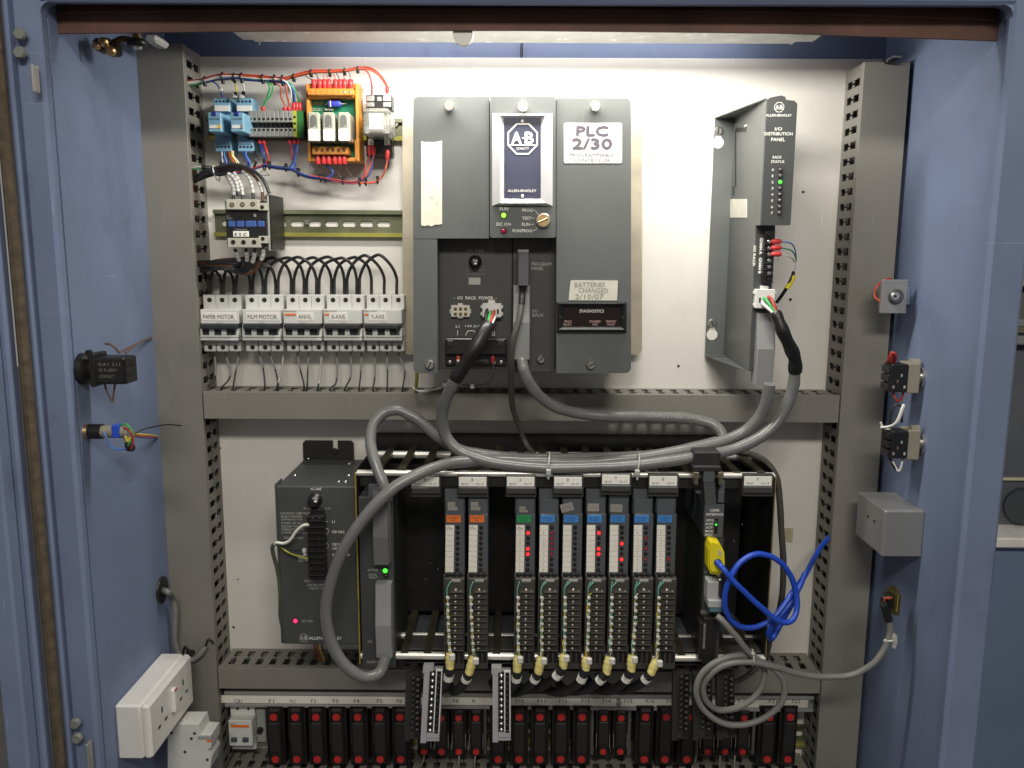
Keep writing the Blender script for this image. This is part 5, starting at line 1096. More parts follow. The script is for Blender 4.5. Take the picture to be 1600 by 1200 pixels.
def fuse(i, xu, xl_, short, label, sleeve=False):
    yt, yb_ = (1109, 1196) if not short else (1111, 1182)
    yu, yl = (1120.5, 1186.5) if not short else (1122, 1174.5)
    w_ = 14.2 if not short else 12.5; dz = .3 * i / 10
    t = thing('fuse_holder', P3((xu + xl_) / 2, 1150, 0), label, 'fuse holder', 'black fuse holders with red dots along the bottom')
    Y0 = YFH + (.004 if short else 0)
    x0, zt_ = q(xu, yt, Y0); x1, zb_ = q(xl_, yb_, Y0); xm = (x0 + x1) / 2; hw = w_ * (Y0 - CAMY) / F
    MB().box(xm - hw * (1.09 if not short else 1.04), xm + hw * (1.09 if not short else 1.04), Y0 + .008, -.012, zb_ - .004, zt_ + .002, .001).build('holder_body', FUSEM, t)
    MB().box(xm - hw * .72, xm + hw * .80, Y0, Y0 + .010, zb_, zt_, .003).build('fuse_carrier', FUSEM, t)
    MB().box(xm - hw * .66, xm + hw * .66, Y0 - .001, Y0 + .002, zb_ + (zt_ - zb_) * .24, zt_ - (zt_ - zb_) * .24, .001).build('carrier_grip', mat('grip_charcoal', (.020, .017, .015), .5), t)
    for y in (yu, yl):
        z = q(xu, y, Y0)[1]
        MB().lathe((xm, Y0 - .0004, z), (0, -1, 0), [(.0062 if not short else .0053, 0), (.0058 if not short else .0050, .0009)], 18).build('red_dot', REDD, t)
    for s in (-1, 1): MB().box(xm + s * hw * .9 - .0005, xm + s * hw * .9 + .0005, Y0 + .004, Y0 + .012, zb_ + .012, zb_ + .035, .0002).build('contact_blade', ALU if short else BLKM, t)
    return t
FH = [(427, 431, 0), (461, 464, 0), (493, 496, 0), (525, 528, 0), (558, 561, 0), (593, 594, 0), (625, 626, 0), (662, 662, 1), (690, 689, 1), (716, 717, 1), (744, 744, 1), (779, 778, 0), (811, 811, 0), (844, 843, 0), (877, 876, 0), (910, 908, 0), (944, 942, 1), (971, 969, 1), (1009.5, 1006, 0), (1042, 1038, 0), (1078, 1071, 0), (1108, 1105, 1), (1136, 1132.5, 1), (1163.5, 1160, 1), (1203, 1198, 0), (1236, 1230, 0)]
posn = {0: 'first from the left, beside the small white breaker', 1: 'under marker N1', 2: 'under marker F2', 3: 'under marker F3', 4: 'under marker F4', 5: 'under marker F5', 6: 'under marker F6', 7: 'behind the left silver terminal arm', 8: 'just right of the left silver terminal arm', 9: 'under marker F8', 10: 'under the lone marker N', 11: 'behind the second silver terminal arm', 12: 'under marker F10', 13: 'under marker F11', 14: 'under marker F12', 15: 'under marker F13', 16: 'under marker F14', 17: 'under marker F15', 18: 'under marker F16', 19: 'under marker F17', 20: 'behind the dark terminal arm right of marker F17', 21: 'short, left one of three behind the grey coil', 22: 'short, middle one of three behind the grey coil', 23: 'under marker F19 behind the coil', 24: 'under marker F21', 25: 'under marker F22, last at the right'}
for i, (a, b_, s) in enumerate(FH): fuse(i, a, b_, s, ('short ' if s and 'short' not in posn[i] else '') + 'black fuse holder with red dots, ' + posn[i])
for x, c in ((655, TERM), (758, TERM), (925, TERM), (983, TERM), (1090, TERM), (1178, TERM)):
    o = MB().px(x - 2.5, 1109, x + 2.5, 1180, -.050, -.012, .001).build('end_plate', mat('plate_grey', (.10, .10, .095), .5)); tag(o, 'thin grey end plate between fuse holders, %s' % {655: 'left of the left silver arm', 758: 'left of the second silver arm', 925: 'left of marker F14', 983: 'right of marker F15', 1090: 'right of the dark arm at F17', 1178: 'left of marker F21'}[x], 'end plate', 'end plates of the fuse row')
for k, x in enumerate((661, 716, 741, 1086, 1124, 1147)):
    wire('fuse_wire', 'short pale wire below the fuse row, %s' % ['left of the left silver arm', 'under marker F8', 'under marker N', 'left under the grey coil', 'middle under the grey coil', 'right under the grey coil'][k], 'wire', pts((x + 2, 1176, -.045), (x + 1, 1186, -.050), (x - (6 if k in (0, 3) else 0), 1202, -.045)), .0012, mat('wire_beige', (.35, .32, .24), .5), 'short pale wires below the fuses', n=6)
t = thing('small_breaker', P3(382, 1135, 0), 'small white two-pole breaker at the left end of the fuse row', 'circuit breaker')
MB().px(361, 1104, 399, 1171, -.041, -.01, .001).build('breaker_body', BRK, t)
MB().px(357, 1126, 394, 1166, -.060, -.03, .0014).build('front_face', BRK, t)
MB().px(360, 1133, 389, 1137, -.0606, -.059, .0002).build('orange_mark', ORLB, t); txt('Merlin', 358.5, 1130, 368, 1132.6, -.0606, PRTD, t)
for x in (360.5, 378.5): MB().px(x, 1154, x + 9, 1160, -.064, -.058, .0006).build('toggle', mat('toggle_slate', (.06, .08, .10), .4), t)
for x in (371, 388): MB().cyl(P3(x, 1107.5, -.0421), (0, -1, 0), .0022, .0003, 10).build('screw_hole', BLKM, t)
t = thing('rail_terminal', P3(408, 1140, 0), 'narrow grey terminal with black knob between small breaker and fuse holders', 'terminal')
MB().px(401, 1108, 415, 1160, -.040, -.01, .001).build('terminal_body', TERM, t); MB().lathe(P3(407, 1140, -.040), (0, -1, 0), [(.0052, 0), (.0045, .006)], 12).build('knob', BLACK, t)
# ---------------- terminal arms hanging from the front rod
def hang_arm(px0, py0, px1, py1, lean, silver, label, n=10):
    """px0..px1 top width, lean = how far the foot swings left in photo pixels"""
    YH = YK - .010
    t = thing('hanging_terminal_arm', P3((px0 + px1) / 2, py0, YH), label, 'terminal arm')
    m1 = mat('arm_silver', (.62, .63, .66), .35, .4, var=.05) if silver else mat('arm_charcoal', (.028, .028, .026), .5)
    W = px1 - px0
    def quadbox(a, c, ya, yb_, Yf, Yb, m, nm, par):
        f = lambda x, y, Y: P3(px0 + x * W - lean * (y - py0) / (py1 - py0), y, Y)
        v = [f(a, ya, Yf), f(c, ya, Yf), f(c, yb_, Yf), f(a, yb_, Yf)]; b2 = [p + Vector((0, Yb - Yf, 0)) for p in v]
        return MB().add(v + b2, [(0, 1, 2, 3), (7, 6, 5, 4), (0, 4, 5, 1), (1, 5, 6, 2), (2, 6, 7, 3), (3, 7, 4, 0)]).build(nm, m, par)
    bd = quadbox(.30, 1.0, py0 + 4, py1 - 3, YH, YH + .014, m1 if silver else m1, 'arm_body', t)
    if silver:
        quadbox(.06, .34, py0 + 8, py1, YH - .002, YH + .012, mat('arm_silver', (.62, .63, .66), .35, .4), 'arm_side', t)
        quadbox(0, .52, py0 - 2, py0 + 8, YH - .003, YH + .010, HOOD2, 'arm_hinge', t)
        quadbox(.36, .66, py0 + 5, py1 - 10, YH - .0035, YH, BLACK, 'screw_channel', t)
        quadbox(.66, .98, py0 + 3, py1 - 17, YH - .0045, YH, mat('arm_white', (.85, .85, .85), .5), 'marker_frame', t)
        quadbox(.72, .93, py0 + 5, py1 - 19, YH - .0050, YH - .004, BLACK, 'marker_channel', t)
        quadbox(.36, .98, py1 - 16, py1 - 8, YH - .004, YH, m1, 'arm_foot', t)
    else:
        quadbox(.0, .32, py0 + 4, py1, YH + .002, YH + .012, m1, 'arm_side', t)
        quadbox(.66, .98, py0 + 6, py1 - 6, YH - .0020, YH, BLACK, 'marker_channel', t)
    for k in range(n):
        y = py0 + 10 + k * (py1 - py0 - 30) / (n - 1); off = -lean * (y - py0) / (py1 - py0)
        MB().lathe(P3(px0 + W * .51 + off, y, YH - .0035), (0, -1, 0), [(.0030, 0), (.0022, .0014), (.0008, .0022)], 8).build('terminal_screw', BRIGHT if silver else BLKM, t)
        if silver or True:
            o = P3(px0 + W * .82 + off, y + 2, YH - .0052); MB().lathe(o, (.25, -1, -.3), [(.0030, 0), (.0028, .0014), (.0014, .0022)], 6).build('wire_clamp', BLKM if silver else mat('clamp_dark', (.045, .043, .04), .4), t)
    return t
hang_arm(661, 1044, 692, 1161, 6, True, 'left silver terminal arm hanging over the fuse holders')
hang_arm(768, 1046, 798, 1160, 0, True, 'second silver terminal arm hanging over the fuse holders, under slot label 2')
hang_arm(634, 1050, 657, 1158, 2, False, 'dark terminal arm hanging beside the left silver arm')
hang_arm(1052, 1048, 1078, 1157, 2, False, 'dark terminal arm hanging left of the grey coil')
hang_arm(1083, 1049, 1113, 1157, 0, False, 'dark terminal arm hanging behind the left half of the coil')
hang_arm(1120, 1049, 1148, 1156, 0, False, 'dark terminal arm hanging behind the middle of the coil')

# ================================================================ WIRING OF THE UPPER LEFT
YW = -.050
hz = thing('wire_harness', P3(440, 120, YW), 'multicoloured tied wire bundle running above the relays from the left duct', 'wire harness')
base = [(293, 129), (306, 127.5), (320, 125), (334, 121), (348, 119), (377, 119), (410, 121.5), (444, 124), (459, 120), (486.6, 113), (517.5, 112), (539, 111), (559, 107.5)]
def along(n0, n1, dy, dY, extra=(), start=None):
    out = []
    for k in range(n0, n1): out.append(P3(base[k][0], base[k][1] + dy + random.uniform(-.5, .5), YW + dY + random.uniform(-.0006, .0006)))
    return ([P3(*start)] if start else []) + out + [P3(*e) for e in extra]
H = [(WRD, 0, 13, -1.5, 0, ((578, 106, YW), (593, 116, YW), (602, 128, -.045), (605, 135, -.042))), (WOR, 0, 13, -.2, -.001, ((575, 108, YW), (590, 116.5, YW), (600, 129, -.046), (604.5, 136, -.042))),
     (WRD, 0, 13, .6, .001, ((572, 110, YW), (578, 120, YW), (581, 133, YW), (581, 148, -.04))), (WOR, 0, 12, -2.6, .002, ()), (WRD, 3, 12, 1, .003, ()), (WOR, 5, 12, -.6, .003, ()),
     (WWH, 0, 8, 1.6, -.0015, ((452, 135, YW), (455, 148, -.045), (452, 162, -.04))), (WWH, 0, 6, 0, -.003, ()),
     (WGR, 0, 7, 4.2, 0, ((425, 133, YW), (424, 148, -.045), (413, 160, -.042), (411, 168, -.04))), (WGR, 0, 7, 3.2, .001, ((421, 134, YW), (418, 150, -.045), (411, 168, -.04))), (WGR, 0, 8, 5, .002, ((453, 130, YW), (463, 145, -.045), (468, 160, -.04))),
     (WBL, 0, 3, -1.2, .001, ((338, 131, YW), (344, 141, -.045), (348, 152, -.04))), (WBL, 2, 8, 4.5, -.001, ((450, 133, YW), (457, 146, -.045), (459, 160, -.04))), (WLB, 4, 8, 5.5, .001, ((455, 134, YW), (460, 148, -.045), (461, 160, -.04))), (WBL, 0, 7, 2, .003, ()),
     (WYE, 0, 4, 2.5, 0, ((362, 125, YW), (369, 134, -.045), (369, 144, -.042))), (WYE, 5, 7, .5, .001, ((448, 130, YW), (453, 142, -.045), (464, 158, -.04))), (WWH, 3, 5, 2, 0, ((378, 128, YW), (381, 137, -.045), (381, 152, -.04))), (WOR, 6, 7, 2, 0, ((438, 135, YW), (439, 150, -.045), (446, 166, -.04))), (WOR, 6, 8, 2.6, 0, ((446, 135, YW), (449, 152, -.045), (453, 166, -.04)))]
for m, a, b_, dy, dY, ex in H: MB().tube(smooth_path(along(a, b_, dy, dY, ex), 4), .00125, 6).build('harness_wire', m, hz)
for k, (x0, x1) in enumerate(((484, 481), (492, 498), (505, 507), (508, 514), (520, 524.5), (524, 531.5), (536, 538.5), (545, 548))):
    MB().tube(smooth_path([P3(x0, 113, YW), P3((x0 + x1) / 2 - (5 if k == 0 else 0), 118, YW), P3(x1 + (9 if k == 0 else 0), 126, -.05)], 5), .0006, 5).build('harness_wire', WB if k in (0, 1, 5, 6, 7) else WRD, hz)
def tie(t, px, py, Y, r, r2=None, m=BLACK, head=-1):
    c = P3(px, py, Y); MB().tube([(c.x, c.y + (r2 or r) * math.sin(a), c.z + r * math.cos(a)) for a in [2 * math.pi * k / 14 for k in range(15)]], .0011, 5).build('cable_tie', m, t)
    MB().box(c.x - .0022, c.x + .0022, c.y - .002, c.y + .003, c.z - head * r - .002, c.z - head * r + .0035, .0006).build('tie_head', m, t)
for px, py, r in ((320, 126, .0058), (348, 121, .0068), (366.5, 121, .0056), (377.7, 121, .0060), (410.5, 122.5, .0054), (429, 124, .0062), (441.5, 125, .0062), (459, 120.5, .0044), (486, 113.5, .0042), (515.5, 113, .0042), (538.5, 111, .0040), (559, 108, .0038)): tie(hz, px, py, YW, r, head=1)
for x, y, m in ((344.5, 140, SLV), (369, 147, BLACK), (367, 150, SLV), (381, 146, BLACK), (377, 151, SLV)):
    p = P3(x, y, -.045); MB().box(p.x - .003, p.x + .003, p.y - .002, p.y + .002, p.z - .0028, p.z + .0028, .0008).build('wire_number', m, hz)
# lower harness
YV = -.045
base2 = [(358, 270), (380, 268), (394, 264), (413, 258.5), (430, 261), (446, 263), (458, 265), (468, 271), (484, 276), (501, 278), (518, 281), (536, 284), (552, 285.5), (565, 285.5), (578, 285), (589, 283)]
hl = thing('wire_harness', P3(480, 270, YV), 'blue and red tied wire bundle sagging below the orange relay board', 'wire harness')
def al2(n0, n1, dy, dY, pre=(), ex=()):
    return [P3(*p) for p in pre] + [P3(base2[k][0], base2[k][1] + dy + random.uniform(-.4, .4), YV + dY) for k in range(n0, n1)] + [P3(*e) for e in ex]
H2 = [(WBL, 3, 13, 1, 0, (), ((572, 278, YV), (580, 266, YV), (583, 243, -.04))), (WBL, 0, 13, 2, .001, (), ()), (WBL, 4, 14, 0, .002, (), ()), (WRD, 0, 12, -.5, .001, (), ()), (WRD, 8, 13, -1, -.001, (), ((567, 278, YV), (571, 262, YV), (577, 244, -.04))), (WOR, 9, 14, .4, .001, (), ((571, 276, YV), (577, 262, YV), (584, 244, -.04))), (WOR, 10, 16, 1.2, 0, (), ((598, 274, YV), (603.5, 260, YV), (605, 249, -.04))), (WRD, 10, 16, 0, .001, (), ((597, 276, YV), (603, 262, YV), (606, 249, -.04))), (WBL, 3, 10, -.8, -.001, (), ()), (WB, 0, 9, .8, .002, (), ()), (WB, 3, 8, -1.5, 0, (), ())]
for m, a, b_, dy, dY, pre, ex in H2: MB().tube(smooth_path(al2(a, b_, dy, dY, pre, ex), 4), .00125, 6).build('harness_wire', m, hl)
for m, P in ((WBL, ((405.5, 224, -.035), (409, 235, YV), (413, 247, YV), (414, 258, YV))), (WBL, ((408, 224, -.035), (412, 236, YV), (414, 248, YV), (412, 259, YV))), (WRD, ((412.5, 224, -.035), (415, 234, YV), (420, 246, YV), (417, 259, YV))), (WRD, ((413.5, 224, -.035), (418, 238, YV), (419, 250, YV), (414, 260, YV))),
             (WBL, ((454, 224, -.035), (459, 237, YV), (458, 252, YV), (451, 263, YV))), (WBL, ((460, 224, -.035), (463, 238, YV), (461, 252, YV), (462, 267, YV))), (WLB, ((466, 224, -.035), (463, 240, YV), (460, 255, YV), (454, 264, YV))), (WRD, ((453, 224, -.035), (456, 236, YV), (456, 250, YV))),
             (WBL, ((507, 257, -.05), (514, 262, YV), (521, 268, YV), (516, 277, YV), (504, 279, YV))), (WBL, ((506, 257, -.05), (517, 264, YV), (519, 272, YV), (508, 279, YV))), (WBR, ((498, 257, -.05), (503, 266, YV), (501, 277, YV))), (WBR, ((499, 257, -.05), (498, 268, YV), (500, 277, YV))), (WBR, ((528, 257, -.05), (527, 268, YV), (536, 282, YV))), (WBR, ((539, 257, -.05), (545, 270, YV), (558, 284, YV)))):
    MB().tube(smooth_path(pts(*P), 4), .0012 if m is not WBR else .0006, 6).build('harness_wire', m, hl)
for m, xs in ((WBL, (346, 348)), (WLB, (350, 352)), (WBR, (357, 362)), (WOR, (358.5, 365)), (WYE, (362, 370)), (WWH, (364, 374)), (WBL, (381, 386)), (WLB, (384, 391)), (WBL, (383, 388)), (WB, (397, 395)), (WB, (399, 397)), (WWH, (346, 344))):
    MB().tube(smooth_path(pts((xs[0], 236, -.034), (xs[0] + 1, 244, -.042), ((xs[0] + xs[1]) / 2 + 3, 253, -.044), (xs[1], 264, -.04)), 4), .0011, 6).build('harness_wire', m, hl)
for px, py, r in ((346, 261, .004), (413, 259, .0062), (421, 260, .004), (447, 263.5, .004), (466, 271, .0045), (501, 279, .0042), (508, 280, .004), (536, 284, .004), (562, 286, .0045), (571.5, 285.5, .0042), (590, 283, .004)): tie(hl, px, py, YV, r, head=-1)
# black bundle to the contactor
YC2 = -.062
cbn = thing('contactor_cable_bundle', P3(345, 265, YC2), 'thick black bundle from the left duct down onto the contactor, with white wire numbers', 'cable bundle')
ends = [((342, 271), (352, 272), (360, 284), (364.5, 297), (364.5, 312)), ((345, 268), (363, 268), (373, 282), (378, 296), (379.5, 312)), ((348, 265), (376, 266), (388, 276), (394, 292), (396, 310)), ((345, 263), (370, 259), (397, 275), (408, 292), (411, 318)), ((344, 261), (368, 257.5), (394, 266), (411, 281), (421, 302)), ((342, 273), (354, 271), (366, 279), (371, 292), (372.5, 306))]
for k, e in enumerate(ends):
    P = [P3(290, 290 - k, -.04), P3(306, 283 - k * 1.0, -.05), P3(322, 276 - k * 2.0, YC2 - .002 * (k % 3))] + [P3(x, y, YC2 - .012 * j / 4 - .002 * k) for j, (x, y) in enumerate(e)]
    o = MB().tube(smooth_path(P, 5), .0026 if k != 3 else .0024, 8).build('black_core', WB if k != 3 else WBR, cbn)
    if k < 4 or k == 5:
        s0 = sub(P, .62 if k != 3 else .80, .95, 5)
        for j in range(0, len(s0) - 2, 2): MB().tube([s0[j], s0[j + 1], s0[j].lerp(s0[j + 2], .86)], .0029, 8).build('wire_number', SLV, o)
c = P3(338, 271, YC2); MB().tube([(c.x - .003 * math.cos(a), c.y + .010 * math.sin(a), c.z + .0105 * math.cos(a)) for a in [2 * math.pi * k / 16 for k in range(17)]], .0012, 5).build('cable_tie', SLV, cbn)
wire('duct_lead', 'white and green wires leaving the left duct above the black bundle', 'wire', pts((296, 264, -.05), (308, 261, -.06), (320, 261, -.065), (332, 264, -.06)), .0012, WWH)
wire('duct_lead', 'green wire leaving the left duct beside the white one, above the black bundle', 'wire', pts((296, 266, -.05), (309, 264, -.06), (320, 263, -.065), (332, 266, -.06)), .0012, WGR)
o = MB().tube(smooth_path(pts((316, 261, -.066), (322, 262, -.066), (332, 264, -.06), (334, 270, -.058)), 4), .0030, 8).build('black_tape', BLACK); tag(o, 'black tape on the thin wires beside the left duct above the bundle', 'tape')
# lower wires of the contactor
cl = thing('contactor_cable_bundle', P3(380, 400, -.06), 'dark tangle of wires with white numbers below the contactor, reaching the left duct', 'cable bundle')
for k, P in enumerate((((367, 389, -.085), (371, 400, -.08), (374, 412, -.07), (362, 417, -.06), (340, 414, -.05), (300, 413, -.04)), ((384, 389, -.085), (386, 400, -.08), (385, 413, -.072), (374, 422, -.066), (350, 420, -.055), (300, 417, -.04)), ((398, 389, -.085), (397, 402, -.08), (391, 416, -.075), (380, 426, -.07), (355, 421, -.06), (302, 415, -.04)), ((410, 383, -.08), (411, 398, -.078), (405, 412, -.075), (397, 424, -.072), (383, 428, -.07), (360, 424, -.06)))):
    pth = pts(*P); o = MB().tube(smooth_path(pth, 5), .0024, 8).build('black_core', WB if k != 3 else WBR, cl)
    s0 = sub(pth, .10, .38, 5)
    for j in range(0, len(s0) - 2, 2): MB().tube([s0[j], s0[j + 1], s0[j].lerp(s0[j + 2], .85)], .0031, 8).build('wire_number', SLV, o)
for k in range(8):
    y0 = 409 + k * 2.0; MB().tube(smooth_path(pts((296, y0, -.035), (316, y0 + random.uniform(-3, 2), -.045), (345, 408 + k * 1.6 + random.uniform(-3, 3), -.055 - .002 * k), (375, 404 + k * 2.8, -.06), (400, 402 + k * 2.2, -.055), (414 + k * 1.2, 408 + k * 1.2, -.045)), 4), .0021, 7).build('black_core', WB if k % 4 else WBR, cl)

# ================================================================ LEFT WALL
def wall_cyl(mb, Y, Z, x0, x1, r0, r1=None, n=20, side=1): return mb.cyl((x0, Y, Z), (1, 0, 0), r0, x1 - x0, n, r1)
Yk, Zk = onwall(128, 576, WL)
t = thing('selector_switch', (WL, Yk, Zk), 'black selector switch body sticking out of the blue left wall, upper one', 'switch')
mb = MB(); wall_cyl(mb, Yk, Zk, WL, WL + .008, .0200, .0195); wall_cyl(mb, Yk, Zk, WL + .008, WL + .013, .0195, .013); wall_cyl(mb, Yk, Zk, WL + .013, WL + .022, .012); mb.build('mounting_ring', BLACK, t)
o = MB().box(WL + .021, WL + .062, Yk - .017, Yk + .016, Zk - .017, Zk + .016, .0025).box(WL + .018, WL + .026, Yk - .019, Yk + .014, Zk - .020, Zk + .021, .0015).build('contact_block', BLACK, t)
MB().lathe((WL + .018, Yk - .012, Zk + .022), (0, -1, 0), [(.0035, 0), (.0035, .006)], 10).box(WL + .016, WL + .020, Yk - .016, Yk - .008, Zk + .012, Zk + .022, .001).build('release_lever', BLACK, t)
for k in range(3): MB().box(WL + .0615, WL + .0640, Yk - .018, Yk + .010, Zk - .016 + k * .0115, Zk - .008 + k * .0115, .0005).build('terminal_tab', BLACK, t)
yy = Yk - .0174
def txtw(s_, x0, x1, z0, z1, Y, m, parent, bold=0):
    vs, fs = glyphs(s_, bold); a0, a1 = min(v.x for v in vs), max(v.x for v in vs); b0, b1 = min(v.y for v in vs), max(v.y for v in vs)
    return MB().add([(x0 + (x1 - x0) * (v.x - a0) / (a1 - a0), Y, z0 + (z1 - z0) * (v.y - b0) / (b1 - b0)) for v in vs], fs).build('lettering', m, parent)
txtw('KA1 211', WL + .030, WL + .056, Zk + .006, Zk + .010, yy, PRTF, t, .01); txtw('10 A 600V', WL + .030, WL + .052, Zk - .001, Zk + .003, yy, PRTF, t, .01); txtw('CONTACT', WL + .030, WL + .048, Zk - .009, Zk - .005, yy, PRTF, t)
def wp(px, py, Y): return P3(px, py, Y)
WBG = mat('wire_taupe', (.13, .085, .06), .5)
wire('switch_wire', 'upper of two brown wires from the upper switch to the left duct', 'wire', pts((186, 551, Yk), (198, 545, Yk + .03), (216, 536, Yk + .08), (240, 525, -.05)), .0014, WBG, 'brown wires of the upper switch on the left wall')
wire('switch_wire', 'lower of two brown wires from the upper switch to the left duct', 'wire', pts((196, 552, Yk), (206, 543, Yk + .03), (220, 534, Yk + .08), (240, 528, -.05)), .0014, WBG, 'brown wires of the upper switch on the left wall')
wire('switch_tail', 'short stub of brown wire standing up from the upper switch', 'wire', pts((165, 537, Yk), (172, 538, Yk - .004), (180, 543, Yk - .002), (185, 550, Yk)), .0016, WBG)
wire('switch_loop', 'brown wire loop hanging below the upper switch', 'wire', pts((164, 592, Yk), (165, 606, Yk), (171, 620, Yk), (176, 627, Yk), (177, 618, Yk), (181, 592, Yk)), .0013, WBG)
Yl, Zl = onwall(134, 674, WL)
t = thing('pilot_lamp', (WL, Yl, Zl), 'small pilot lamp holder with coloured wires on the left wall, below the switch', 'pilot lamp')
wall_cyl(MB(), Yl, Zl, WL, WL + .005, .0095, .0088).build('metal_ring', COPR, t); wall_cyl(MB(), Yl, Zl, WL + .005, WL + .021, .0096).build('black_collar', BLACK, t)
wall_cyl(MB(), Yl, Zl, WL + .021, WL + .050, .0084, n=6).build('lamp_body', BEIG, t); MB().box(WL + .037, WL + .046, Yl - .0100, Yl + .004, Zl - .006, Zl + .0098, .001).build('blue_clip', DKBL if False else mat('clip_blue', (.02, .08, .55), .4), t)
MB().box(WL + .050, WL + .060, Yl - .008, Yl + .004, Zl - .016, Zl + .002, .002).build('lamp_tail', BEIG, t)
MB().box(WL + .055, WL + .062, Yl - .010, Yl - .002, Zl - .006, Zl + .003, .001).build('solder_lug', BRIGHT, t); MB().box(WL + .052, WL + .058, Yl - .010, Yl + .0, Zl - .022, Zl - .012, .001).build('black_sleeve', BLACK, t)
o = MB().px(195, 695, 208, 706, Yl - .004, Yl + .004, .002).build('black_sleeve', BLACK, t)
for m, P, nm in ((WGR, ((188, 664, Yl - .006), (197, 663, Yl - .01), (205, 672, Yl - .01), (206, 686, Yl - .01), (200, 696, Yl - .01)), 'green'), (WLB, ((162, 675, Yl - .008), (167, 685, Yl - .01), (172, 696, Yl - .01), (182, 702, Yl - .01), (197, 701, Yl - .01)), 'light blue'), (WRD, ((193, 668, Yl - .008), (203, 674, Yl - .012), (207, 688, Yl - .010), (205, 702, Yl - .008)), 'red'), (WOR, ((199, 674, Yl - .006), (208, 680, Yl), (206, 694, Yl), (203, 700, Yl - .004)), 'orange'), (WYE, ((196, 682, Yl - .008), (201, 690, Yl - .010), (203, 684, Yl - .010), (210, 678, Yl)), 'yellow')):
    MB().tube(smooth_path(pts(*P), 5), .0013, 6).build('%s_wire' % nm.replace(' ', '_'), m, t)
for m, dy, nm in ((WRD, 0, 'red'), (WOR, 1.6, 'orange'), (WYE, -1.4, 'yellow'), (WBL, 3, 'blue')):
    wire('lamp_wire', 'thin %s wire from the pilot lamp to the left duct' % nm, 'wire', pts((206, 678 + dy, Yl), (218, 680 + dy, Yl + .03), (232, 681 + dy, Yl + .08), (249, 683 + dy * .5, -.05)), .0011, m, 'thin wires from the pilot lamp to the duct', n=6)
wire('tie_tail', 'thin black cable tie end pointing right across the left duct', 'cable tie', pts((210, 678, Yl - .006), (224, 671, Yl), (245, 666, Yl + .02), (262, 663.5, Yl + .04), (283, 665, Yl + .06)), .0009, BLACK)
# grommet and cable
Yg, Zg = onwall(252, 921, WL)
t = thing('cable_grommet', (WL, Yg, Zg), 'black oval grommet low on the left wall beside the duct', 'grommet')
MB().lathe((WL, Yg, Zg), (1, 0, 0), [(.020, 0), (.020, .003), (.013, .005)], 20).build('grommet_ring', BLACK, t)
wire('socket_cable', 'grey cable from the wall grommet curving down to the left duct', 'cable', pts((253, 922, Yg), (262, 925, Yg - .02), (270, 936, -.09), (274, 955, -.088), (273, 985, -.088), (275, 1010, -.085), (285, 1029, -.082), (300, 1031, -.080), (313, 1022, -.078), (322, 1010, -.074)), .0045, CABLE2, n=10)
wire('torn_edge_wire', 'dark frayed wire end on the left duct cover', 'wire', pts((284, 1025, -.074), (290, 1010, -.080), (298, 1022, -.080), (306, 1024, -.078), (318, 1016, -.076), (326, 999, -.074), (334, 1006, -.073)), .0016, BLKM)
o = MB().px(290, 1017, 303, 1026, -.078, -.072, .002).build('cable_entry', BLACK); tag(o, 'small black cable entry on the left duct cover', 'cable entry')
# double socket
XW = WL; XO = WL + .0
Ya, Za = onwall(178, 1102, WL); Yb2, Zb2 = onwall(236, 1022, WL)
zt2 = Za; zb3 = zt2 - .080
t = thing('double_socket', (WL, (Ya + Yb2) / 2, zt2 - .04), 'white double power socket box fixed low on the blue left wall', 'power socket')
XT = WL + .047
Yn = Ya; Yf2 = Ya + .148
MB().box(WL, XT - .012, Yn, Yf2, zb3, zt2, .003).build('back_box', SOCK, t)
MB().box(XT - .0122, XT, Yn, Yf2, zb3, zt2, .004).build('face_plate', SOCK, t)
for s in (0, 1):
    yc = Yn + .038 + s * .074
    for dy, dz, a, b_ in ((0, .012, .002, .004), (-.011, -.008, .004, .002), (.011, -.008, .004, .002)):
        MB().box(XT - .001, XT + .0003, yc + dy - a, yc + dy + a, zt2 - .040 + dz - b_, zt2 - .040 + dz + b_).build('socket_hole', CHAS if s == 0 or dz > 0 else mat('hole_grey', (.10, .10, .10), .6), t)
for s in (0,):
    yc = Yn + .074; r_o = MB().box(XT - .001, XT + .0055, yc - .0055, yc + .0055, zt2 - .052, zt2 - .016, .002).build('rocker_switch', SOCK, t)
    MB().box(XT + .005, XT + .0058, yc - .0042, yc + .0042, zt2 - .020, zt2 - .0165, .0002).build('red_flag', REDD, r_o)
t = thing('wall_breaker', P3(300, 1165, -.17), 'grey-white modular breaker seen from the side below the double socket', 'circuit breaker')
pl_ = [(262, 1142), (268, 1134), (279, 1132), (311, 1132), (314, 1148), (330, 1149), (330, 1168), (325, 1170), (331, 1182), (328, 1202), (262, 1202)]
MB().prism([q(x, y, -.165) for x, y in pl_], -.165, -.13).build('breaker_case', BRK, t)
MB().px(309, 1150, 330, 1156, -.1660, -.16, .0005).build('case_step', BRKD, t)
for x, y in ((268, 1145), (289, 1175), (299, 1154), (324, 1187), (304, 1146)): MB().cyl(P3(x, y, -.1655), (0, -1, 0), .0022, .0003, 10).build('rivet', BLKM, t)
MB().px(323, 1156, 329.5, 1160, -.1662, -.16, .0003).build('orange_mark', ORLB, t)
MB().px(284, 1124, 290, 1134, -.155, -.14, .001).build('terminal', BRK, t)
